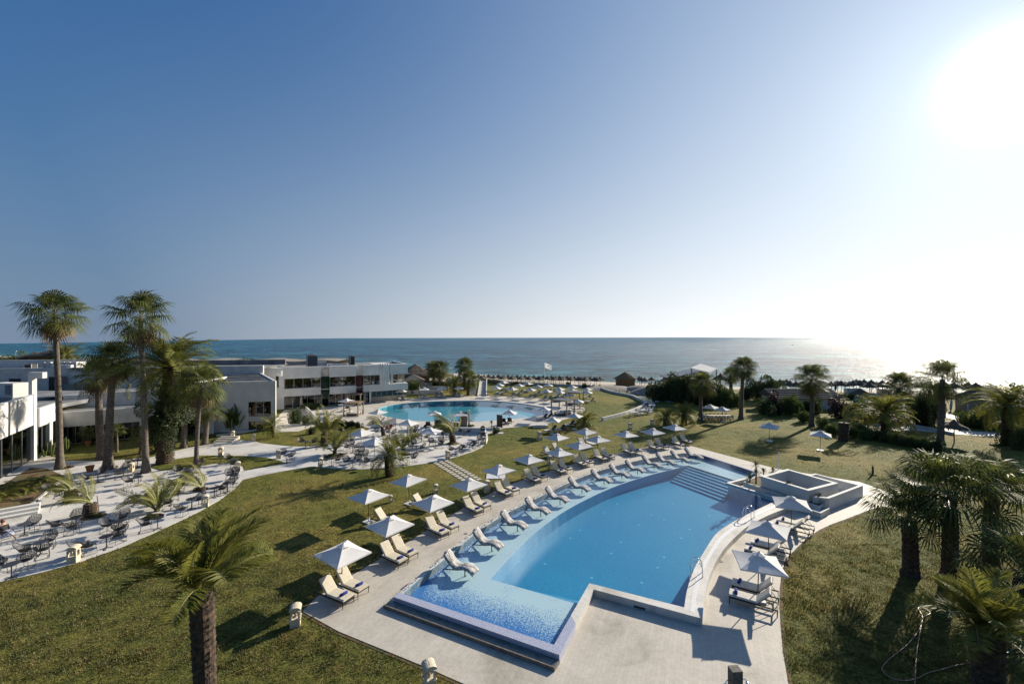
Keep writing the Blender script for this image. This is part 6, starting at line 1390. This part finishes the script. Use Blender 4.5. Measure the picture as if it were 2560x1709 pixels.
# ---------------------------------------------------------------- pergolas and day beds
def pergola(p, rz, w_, d_, h, label, roofm, curt=True, bed=True):
    r = empty('pergola', label, 'pergola', p, R(rz))
    for sx in (-1,1):
        for sy in (-1,1):
            MB().box((sx*w_/2, sy*d_/2, h/2), (.12,.12,h)).build('post', M_wood if curt else M_dark, r)
            if curt:
                c = MB(); n = 8
                for k in range(n): c.add([(sx*w_/2+.06*math.cos(k*PI/4)*1.8, sy*d_/2+.06*math.sin(k*PI/4)*1.8, h), (sx*w_/2+.06*math.cos((k+1)*PI/4)*1.8, sy*d_/2+.06*math.sin((k+1)*PI/4)*1.8, h), (sx*w_/2+.11*math.cos((k+1)*PI/4), sy*d_/2+.11*math.sin((k+1)*PI/4), h*.45), (sx*w_/2+.11*math.cos(k*PI/4), sy*d_/2+.11*math.sin(k*PI/4), h*.45)], [(0,1,2,3)]); c.add([(sx*w_/2+.11*math.cos(k*PI/4), sy*d_/2+.11*math.sin(k*PI/4), h*.45), (sx*w_/2+.11*math.cos((k+1)*PI/4), sy*d_/2+.11*math.sin((k+1)*PI/4), h*.45), (sx*w_/2+.2*math.cos((k+1)*PI/4), sy*d_/2+.2*math.sin((k+1)*PI/4), .1), (sx*w_/2+.2*math.cos(k*PI/4), sy*d_/2+.2*math.sin(k*PI/4), .1)], [(0,1,2,3)])
                c.build('curtain', M_curtain, r)
    MB().box((0,-d_/2,h), (w_+.3,.12,.14)).box((0,d_/2,h), (w_+.3,.12,.14)).box((-w_/2,0,h-.003), (.12,d_+.3,.13)).box((w_/2,0,h-.003), (.12,d_+.3,.13)).build('beam_frame', M_dark if not curt else M_wood, r)
    ns = 12
    for k in range(ns): MB().box((-w_/2+(k+.5)*w_/ns, 0, h+.09), (w_/ns*.7, d_+.3, .05)).build('roof_slat', roofm, r)
    if bed: 
        MB().box((0,0,.25), (w_*.75, d_*.75, .3)).build('day_bed', M_wood, r); MB().box((0,0,.47), (w_*.74, d_*.74, .16)).build('mattress', M_cushw, r); MB().box((-w_*.25,0,.6), (.4,.6,.16)).build('pillow', M_cush, r)
pergola(WG('B',1410,690), -2, 2.3, 2.2, 2.1, 'curtained wooden pergola with day bed left of the round pool', M_wood)
pergola(WG('B',1435,595), -2, 2.4, 2.2, 2.1, 'second curtained wooden pergola nearer the restaurant', M_wood)
pergola(WG('O',1780,830), -35, 2.8, 2.6, 2.4, 'dark roofed pergola with cream curtains at the right of the round pool', M_roofslate)
pergola(WG('O',2010,640), -25, 2.6, 2.6, 2.4, 'dark slatted pergola farther behind at the right of the round pool', M_roofslate, False)
for x, y, lb in [(640,990,'first'),(640,1,'x')]: pass
# folded parasols before the restaurant
for i, (k, x, y) in enumerate([('B',930,640),('B',1082,590),('B',1303,560),('B',1757,540),('P',850,735)]):
    spawn('folded_parasol', f'closed beige parasol before the restaurant, {ordw(i+1)} from the left', 'parasol', WG(k,x,y), 0, [('folded_canopy', MB().tube([(0,0,.9),(0,0,1.3),(0,0,2.0),(0,0,2.5)], [.18,.24,.16,.02], 8).me('folded_canopy', M_curtain)), ('pole', MB().tube([(0,0,0),(0,0,2.6)], .03, 6).me('pole', M_wood)), ('base', MB().box((0,0,.04), (.6,.6,.08)).me('base', M_basew))], 'closed beige parasols before the restaurant')
# ---------------------------------------------------------------- odds and ends
p = WG('N',1460,460); r = empty('shower_screen', 'grey slatted shower screen with pale post at the round pool', 'shower', p, R(4)); 
for k in range(14): MB().box((0,0,.1+k*.15), (1.0,.14,.135)).build('slat', M_thatch if k % 2 else M_grey, r)
MB().box((.75,.35,1.15), (.28,.3,2.3)).build('post', M_lantern, r)
p = WG('O',540,1085); r = empty('plant_panel', 'black framed panel standing by two black loungers', 'screen', p, R(-35)); MB().box((0,0,.95), (.95,.07,1.7)).build('panel', M_dark, r); MB().box((-.4,0,.1), (.06,.3,.2)).box((.4,0,.1), (.06,.3,.2)).build('foot', M_dark, r)
p = WG('O',1335,1075); r = empty('floor_vent_box', 'flat white vent box with grille on the lawn by the round deck', 'vent', p, R(0)); MB().box((0,0,.18), (2.2,1.1,.36)).build('casing', M_vanwhite, r); MB().box((0,-.5,.37), (1.4,.3,.02)).build('grille', M_grey, r)
for k, x, y, w_, lb in [('G',2200,150,1.7,'white square plate lying on the lawn under the sixth parasol'),('O',530,1195,1.1,'white slab by the leafy tuft at the round deck'),('K',1260,700,.1,'x')]:
    if lb != 'x': tag(MB().box((0,0,.03), (w_,w_*.8,.05)).build('ground_plate', M_vanwhite, loc=WG(k,x,y)), lb, 'plate')
p = WG('P',1905,690); r = empty('notice_board', 'white rounded notice board left of the walkway ramp', 'notice board', p, 0); MB().box((0,0,.95), (1.15,.08,1.5)).tube([(-.35,0,1.6),(0,0,1.82),(.35,0,1.6)], .06, 6).build('panel', M_vanwhite, r); MB().box((-.4,0,.1), (.08,.3,.2)).box((.4,0,.1), (.08,.3,.2)).build('foot', M_vanwhite, r)
# flag
p = GB(1361,972); fp = at(1362,905,p.y); r = empty('beach_flag', 'white flag flying from a thin pole on the beach', 'flag', p); hh = fp.z - p.z; MB().tube([(0,0,0),(0,0,hh)], .05, 6).build('pole', M_vanwhite, r)
v = []; 
for i in range(7): v += [Vector((i*.32, .12*math.sin(i*1.3), hh-.1-i*.12)), Vector((i*.32, .12*math.sin(i*1.3), hh-1.35-i*.14))]
MB().add(v, [(2*i,2*i+1,2*i+3,2*i+2) for i in range(6)]).build('cloth', M_flagc, r); MB().box((.95,-.14,hh-1.05), (.5,.03,.22)).box((.95,-.14,hh-.85), (.3,.03,.1)).build('emblem', M_lantern, r)
for (u, v_), (tu, tv), c, lb in [((2087,985),(2087,952),M_darkcloth,'dark furled flag on a pole among the beach parasols'),((2028,990),(2028,960),M_vanwhite,'thin bare pole on the beach left of the dark flag')]:
    p = GB(u, v_); h_ = at(tu, tv, p.y).z - p.z; r = empty('flag_pole', lb, 'flag pole', p); MB().tube([(0,0,0),(0,0,h_)], .06, 6).build('pole', M_wood, r)
    if c == M_darkcloth: MB().add([(0,.04,h_),(.45,.04,h_-1.6),(.1,.04,h_-2.4),(0,-.04,h_),(.45,-.04,h_-1.6),(.1,-.04,h_-2.4)], [(0,1,2),(5,4,3),(0,3,4,1),(1,4,5,2)]).build('cloth', c, r)
p = G(1947,1173); tag(MB().tube([(0,0,0),(0,0,1.62)], .045, 8).box((0,0,.02), (.25,.25,.04)).build('white_post', M_vanwhite, loc=p), 'slim white post behind the spa block', 'post')
# shower pillar at the bottom edge
p = Vector((at(1838,1640,13.5).x, 13.5, .03)); r = empty('shower_pillar', 'rough stone shower pillar with two metal arms at the bottom edge', 'shower', p, R(5)); MB().box((0,0,1.05), (.33,.28,2.1)).build('pillar', mat('dark_rough_stone', (.11,.10,.085), .9, (.2,.185,.16), 9, .6), r)
for s in (-1,1): MB().tube([(s*.16,-.02,1.75),(s*.3,-.04,1.78),(s*.36,-.05,1.7)], .014, 6).lathe([(.01,1.69),(.05,1.68),(.06,1.655),(.01,1.65)], 10, (s*.36,-.05,0)).build('shower_arm', M_steel, r)
# hose on the right lawn
hp_ = smooth_poly([G(u,v,.03) for u,v in [W('I',945,1600),W('I',950,1480),W('I',958,1370),W('I',975,1250),W('I',995,1140),W('I',968,1080),W('I',1000,1078),W('I',1045,1110),W('I',1000,1140),W('I',975,1215),W('I',890,1320),W('I',800,1390),W('I',738,1455),W('I',745,1490),W('I',800,1530),W('I',880,1545),W('I',960,1530),W('I',1030,1495),W('I',1110,1475),W('I',1200,1450),W('I',1340,1425)]], 5)
tag(MB().tube(hp_, .019, 6).build('garden_hose', M_hose), 'pale pink garden hose looped on the shaded right lawn', 'hose')
hp2 = smooth_poly([G(u,v,.03) for u,v in [W('I',1490,1370),W('I',1550,1362),W('I',1590,1335),W('I',1660,1328)]], 5); tag(MB().tube(hp2, .016, 6).build('garden_hose', M_boat), 'short turquoise hose beside the bottom right palm', 'hose')
# thin stake with string by the second stubby palm
p = WG('R',1385,545); tag(MB().beam((0,0,0), (-.14,0,1.15), .04).build('wooden_stake', M_wood, loc=p), 'thin leaning wooden stake beside the stubby palm', 'stake')
# long picnic table with folding chairs
tp = WG('D',1790,735); r = empty('long_table', 'long pale wooden picnic table under the two lawn parasols', 'table', tp, R(-1)); MB().box((0,0,.74), (4.6,.9,.05)).build('tabletop', M_lantern, r)
for x in (-2.1,-.7,.7,2.1):
    for y in (-.38,.38): MB().box((x,y,.36), (.07,.07,.72)).build('leg', M_wood, r)
seatm = MB().box((0,0,.45), (.42,.42,.04)).me('seat', M_wood); backm = MB().box((0,.21,.72), (.42,.03,.36)).me('backrest', M_lantern); lgm = [MB().beam((sx*.19,sy*.19,0), (sx*.19,sy*.19,.45), .035).me('leg', M_wood) for sx in (-1,1) for sy in (-1,1)]
for i in range(16):
    sd = i // 8; x = -2.1 + (i % 8)*.6; q = tp + Vector((x, .75 if sd == 0 else -.75, 0))
    spawn('wooden_chair', f'wooden chair, {ordw(i%8+1)} from the left on the {"far" if sd==0 else "near"} side of the long table', 'chair', q, 0 if sd == 0 else PI, [('seat', seatm), ('backrest', backm)] + [('leg', m) for m in lgm], 'wooden chairs at the long table')
# white plastic tables and chairs stored behind the curved wall
pm = [('seat', MB().box((0,0,.43), (.46,.46,.04)).me('seat', M_vanwhite)), ('backrest', MB().box((0,.22,.68), (.44,.03,.42)).me('backrest', M_vanwhite))] + [('leg', MB().beam((sx*.2,sy*.2,0), (sx*.2,sy*.2,.43), .04).me('leg', M_vanwhite)) for sx in (-1,1) for sy in (-1,1)]
pt = [('tabletop', MB().box((0,0,.72), (1.1,.8,.05)).me('tabletop', M_vanwhite))] + [('leg', MB().beam((sx*.5,sy*.35,0), (sx*.5,sy*.35,.7), .05).me('leg', M_vanwhite)) for sx in (-1,1) for sy in (-1,1)]
sp_ = [(1050,850),(1085,840),(1120,830),(1150,845),(1185,835),(1215,840),(1235,850),(1150,880),(1190,885),(1225,880),(1000,880),(960,900),(1030,905),(1080,905)]
for i, (x, y) in enumerate(sp_): spawn('plastic_chair', f'white plastic chair stored by the curved wall, {ordw(i+1)} of the jumble', 'chair', WG('U',x,y), random.uniform(0,6), pm, 'white plastic chairs stored by the curved wall')
for i, (x, y) in enumerate([(1110,880),(930,915),(1160,745),(1230,770),(1190,700),(1130,680),(1080,655),(1240,800),(1200,740)]): spawn('plastic_table', f'white plastic table stored by the curved wall, {ordw(i+1)} of the group', 'table', WG('U',x,y), random.uniform(-.4,.4), pt, 'white plastic tables stored by the curved wall')
# small boats at sea
for u, v_, lb in [(575,887,'tiny white boat, left of two on the far sea'),(586,886,'tiny white boat, right of two on the far sea'),(1981,863,'tiny dark boat on the horizon near the glare'),(1620,934,'small yellow buoy off the beach')]:
    o = G(u, v_, -3.0); s = o.y/FPX; w_ = 3.0*s
    tag(MB().tube([(-w_,0,0),(-w_*.5,0,.1*w_),(w_*.5,0,.1*w_),(w_,0,.25*w_)], [.02*w_,.3*w_,.3*w_,.02*w_], 6).box((0,0,w_*.4), (w_*.6,w_*.3,w_*.3)).build('boat', M_dark if 'dark' in lb else (M_lantern if 'yellow' in lb else M_vanwhite), loc=o), lb, 'boat' if 'boat' in lb else 'buoy')
# dune rocks and brush between wall and straw hut
rk = MB()
for i in range(420):
    t = random.random(); u = 1480 + 160*t + random.uniform(-20,20); v_ = 966 + 38*t + random.uniform(-8,6); 
    if u > 1640: continue
    p = GB(u, v_); r_ = random.uniform(.12,.42); vv = [p + Vector((math.cos(a)*r_*random.uniform(.7,1.2), math.sin(a)*r_, random.uniform(-.1,.1))) for a in (0,1.3,2.5,3.8,5.1)] + [p + Vector((0,0,r_*random.uniform(.6,1.1)))]
    rk.add(vv, [(k, (k+1)%5, 5) for k in range(5)])
tag(rk.build('dune_rubble', M_rock, kind='stuff'), 'grey brush and rubble on the dune behind the curved wall', 'rubble')
dn = MB(); 
for cx_, cy_, w_, h_ in ((1640,985,7,2.4),(1600,975,6,1.6),(1530,972,9,1.2)):
    p = GB(cx_, cy_); n = 20; v = []
    for j in range(8):
        for k in range(n): a = 2*PI*k/n; rr = (1-j/7)*w_*random.uniform(.93,1.07); v.append(p + Vector((math.cos(a)*rr, math.sin(a)*rr*.6, math.sin(j/7*PI/2)*h_-.4)))
    dn.add(v, [(j*n+k, j*n+(k+1)%n, (j+1)*n+(k+1)%n, (j+1)*n+k) for j in range(7) for k in range(n)])
dn.build('dune', M_rock, kind='structure', smooth=True)
# ---------------------------------------------------------------- people
def skin(name, pts, edges, m, parent, sub=1):
    me = bpy.data.meshes.new(name); me.from_pydata([p[0] for p in pts], edges, []); me.materials.append(m); o = obj(name, me, parent)
    md = o.modifiers.new('skin', 'SKIN'); 
    for i, p in enumerate(pts): me.skin_vertices[0].data[i].radius = (p[1], p[2] if len(p) > 2 else p[1])
    me.skin_vertices[0].data[0].use_root = True; s = o.modifiers.new('sub', 'SUBSURF'); s.levels = sub; s.render_levels = sub; md.use_smooth_shade = True; return o
def walker(p, label):
    r = empty('person', label, 'person', p, R(185))
    body = [((0,0,.95),.13,.10),((0,.01,1.2),.15,.10),((0,0,1.42),.16,.10),((0,0,1.53),.055),((0,.02,1.66),.10,.11),((0,.02,1.76),.07),
      ((.20,0,1.42),.055),((.27,.08,1.15),.045),((.26,.2,.92),.035),((.25,.24,.84),.03),((-.20,0,1.42),.055),((-.27,-.08,1.15),.045),((-.28,-.02,.92),.035),((-.27,.02,.84),.03),
      ((.1,0,.88),.09),((.11,.18,.5),.065),((.11,.12,.1),.04),((.11,.26,.04),.035),((-.1,0,.88),.09),((-.11,-.05,.48),.065),((-.11,-.28,.14),.04),((-.11,-.18,.05),.035)]
    skin('body', body, [(0,1),(1,2),(2,3),(3,4),(4,5),(2,6),(6,7),(7,8),(8,9),(2,10),(10,11),(11,12),(12,13),(0,14),(14,15),(15,16),(16,17),(0,18),(18,19),(19,20),(20,21)], M_skin, r)
    skin('shirt', [((0,0,.93),.16,.12),((0,.01,1.2),.17,.12),((0,0,1.42),.18,.12),((.22,0,1.41),.075),((.26,.05,1.25),.06),((-.22,0,1.41),.075),((-.26,-.05,1.25),.06)], [(0,1),(1,2),(2,3),(3,4),(2,5),(5,6)], M_darkcloth, r)
    skin('shorts', [((0,0,.92),.15,.12),((.1,.05,.75),.10),((.11,.14,.55),.09),((-.1,0,.75),.10),((-.11,-.03,.55),.09)], [(0,1),(1,2),(0,3),(3,4)], M_darkcloth, r)
    MB().lathe([(.02,1.60),(.115,1.66),(.11,1.76),(.02,1.81)], 10, (0,.0,0)).build('hair', M_hair, r)
walker(WG('E',893,812), 'man in dark clothes walking on the pale garden path')
def sitter(p, rz, label):
    r = empty('person', label, 'person', p, rz)
    body = [((-.12,0,.52),.13,.14),((-.17,0,.75),.12,.14),((-.2,0,.98),.12,.15),((-.2,0,1.08),.05),((-.17,0,1.2),.09,.085),((-.17,0,1.29),.06),
      ((-.2,.18,.97),.05),((-.12,.25,.72),.04),((.08,.16,.62),.033),((.15,.1,.62),.03),((-.2,-.18,.97),.05),((-.12,-.25,.72),.04),((.1,-.14,.64),.033),((.17,-.08,.62),.03),
      ((0,.09,.5),.085),((.38,.1,.52),.06),((.62,.06,.25),.042),((.72,.06,.12),.035),((0,-.09,.5),.085),((.4,-.06,.56),.06),((.7,-.02,.36),.042),((.8,0,.22),.035)]
    skin('body', body, [(0,1),(1,2),(2,3),(3,4),(4,5),(2,6),(6,7),(7,8),(8,9),(2,10),(10,11),(11,12),(12,13),(0,14),(14,15),(15,16),(16,17),(0,18),(18,19),(19,20),(20,21)], M_skin, r)
    skin('jacket', [((-.12,0,.52),.18,.19),((-.17,0,.75),.18,.19),((-.2,0,.98),.18,.19),((-.2,.2,.96),.09),((-.13,.26,.74),.055),((.05,.18,.64),.045),((-.2,-.2,.96),.09),((-.13,-.26,.74),.055),((.05,-.18,.66),.045)], [(0,1),(1,2),(2,3),(3,4),(4,5),(2,6),(6,7),(7,8)], M_darkcloth, r)
    skin('trousers', [((-.08,0,.5),.14,.15),((.05,.09,.5),.10),((.38,.1,.53),.075),((.55,.07,.33),.06),((.05,-.09,.5),.10),((.4,-.06,.57),.075),((.62,-.03,.42),.06)], [(0,1),(1,2),(2,3),(0,4),(4,5),(5,6)], M_lightcloth, r)
    MB().lathe([(.02,1.12),(.10,1.16),(.115,1.24),(.08,1.32),(.02,1.34)], 10, (-.19,0,0)).lathe([(.01,-.04),(.04,0),(.01,.04)], 8, (-.3,0,1.3)).build('hair', mat('auburn_hair', (.12,.03,.015), .6), r)
    MB().box((.22,0,.68), (.26,.2,.02)).build('book', M_lightcloth, r)
sitter(WG('R',80,960,.03)+Vector((-.03,0,0)), R(-8), 'woman with red hair and sunglasses reading in a woven chair')

for (k, x, y), s, m, lb in [(('T',78,828),.22,M_grey,'small square drain cover in the deck beside the curved coping'),(('Q',452,678),.5,M_grey,'grey square drain cover in the left terrace paving'),(('G',1925,672),.2,M_grey,'small drain in the deck between loungers and gravel strip')]:
    tag(MB().box((0,0,0), (s,s,.02)).build('drain_cover', m, loc=WG(k,x,y,.035)), lb, 'drain cover')
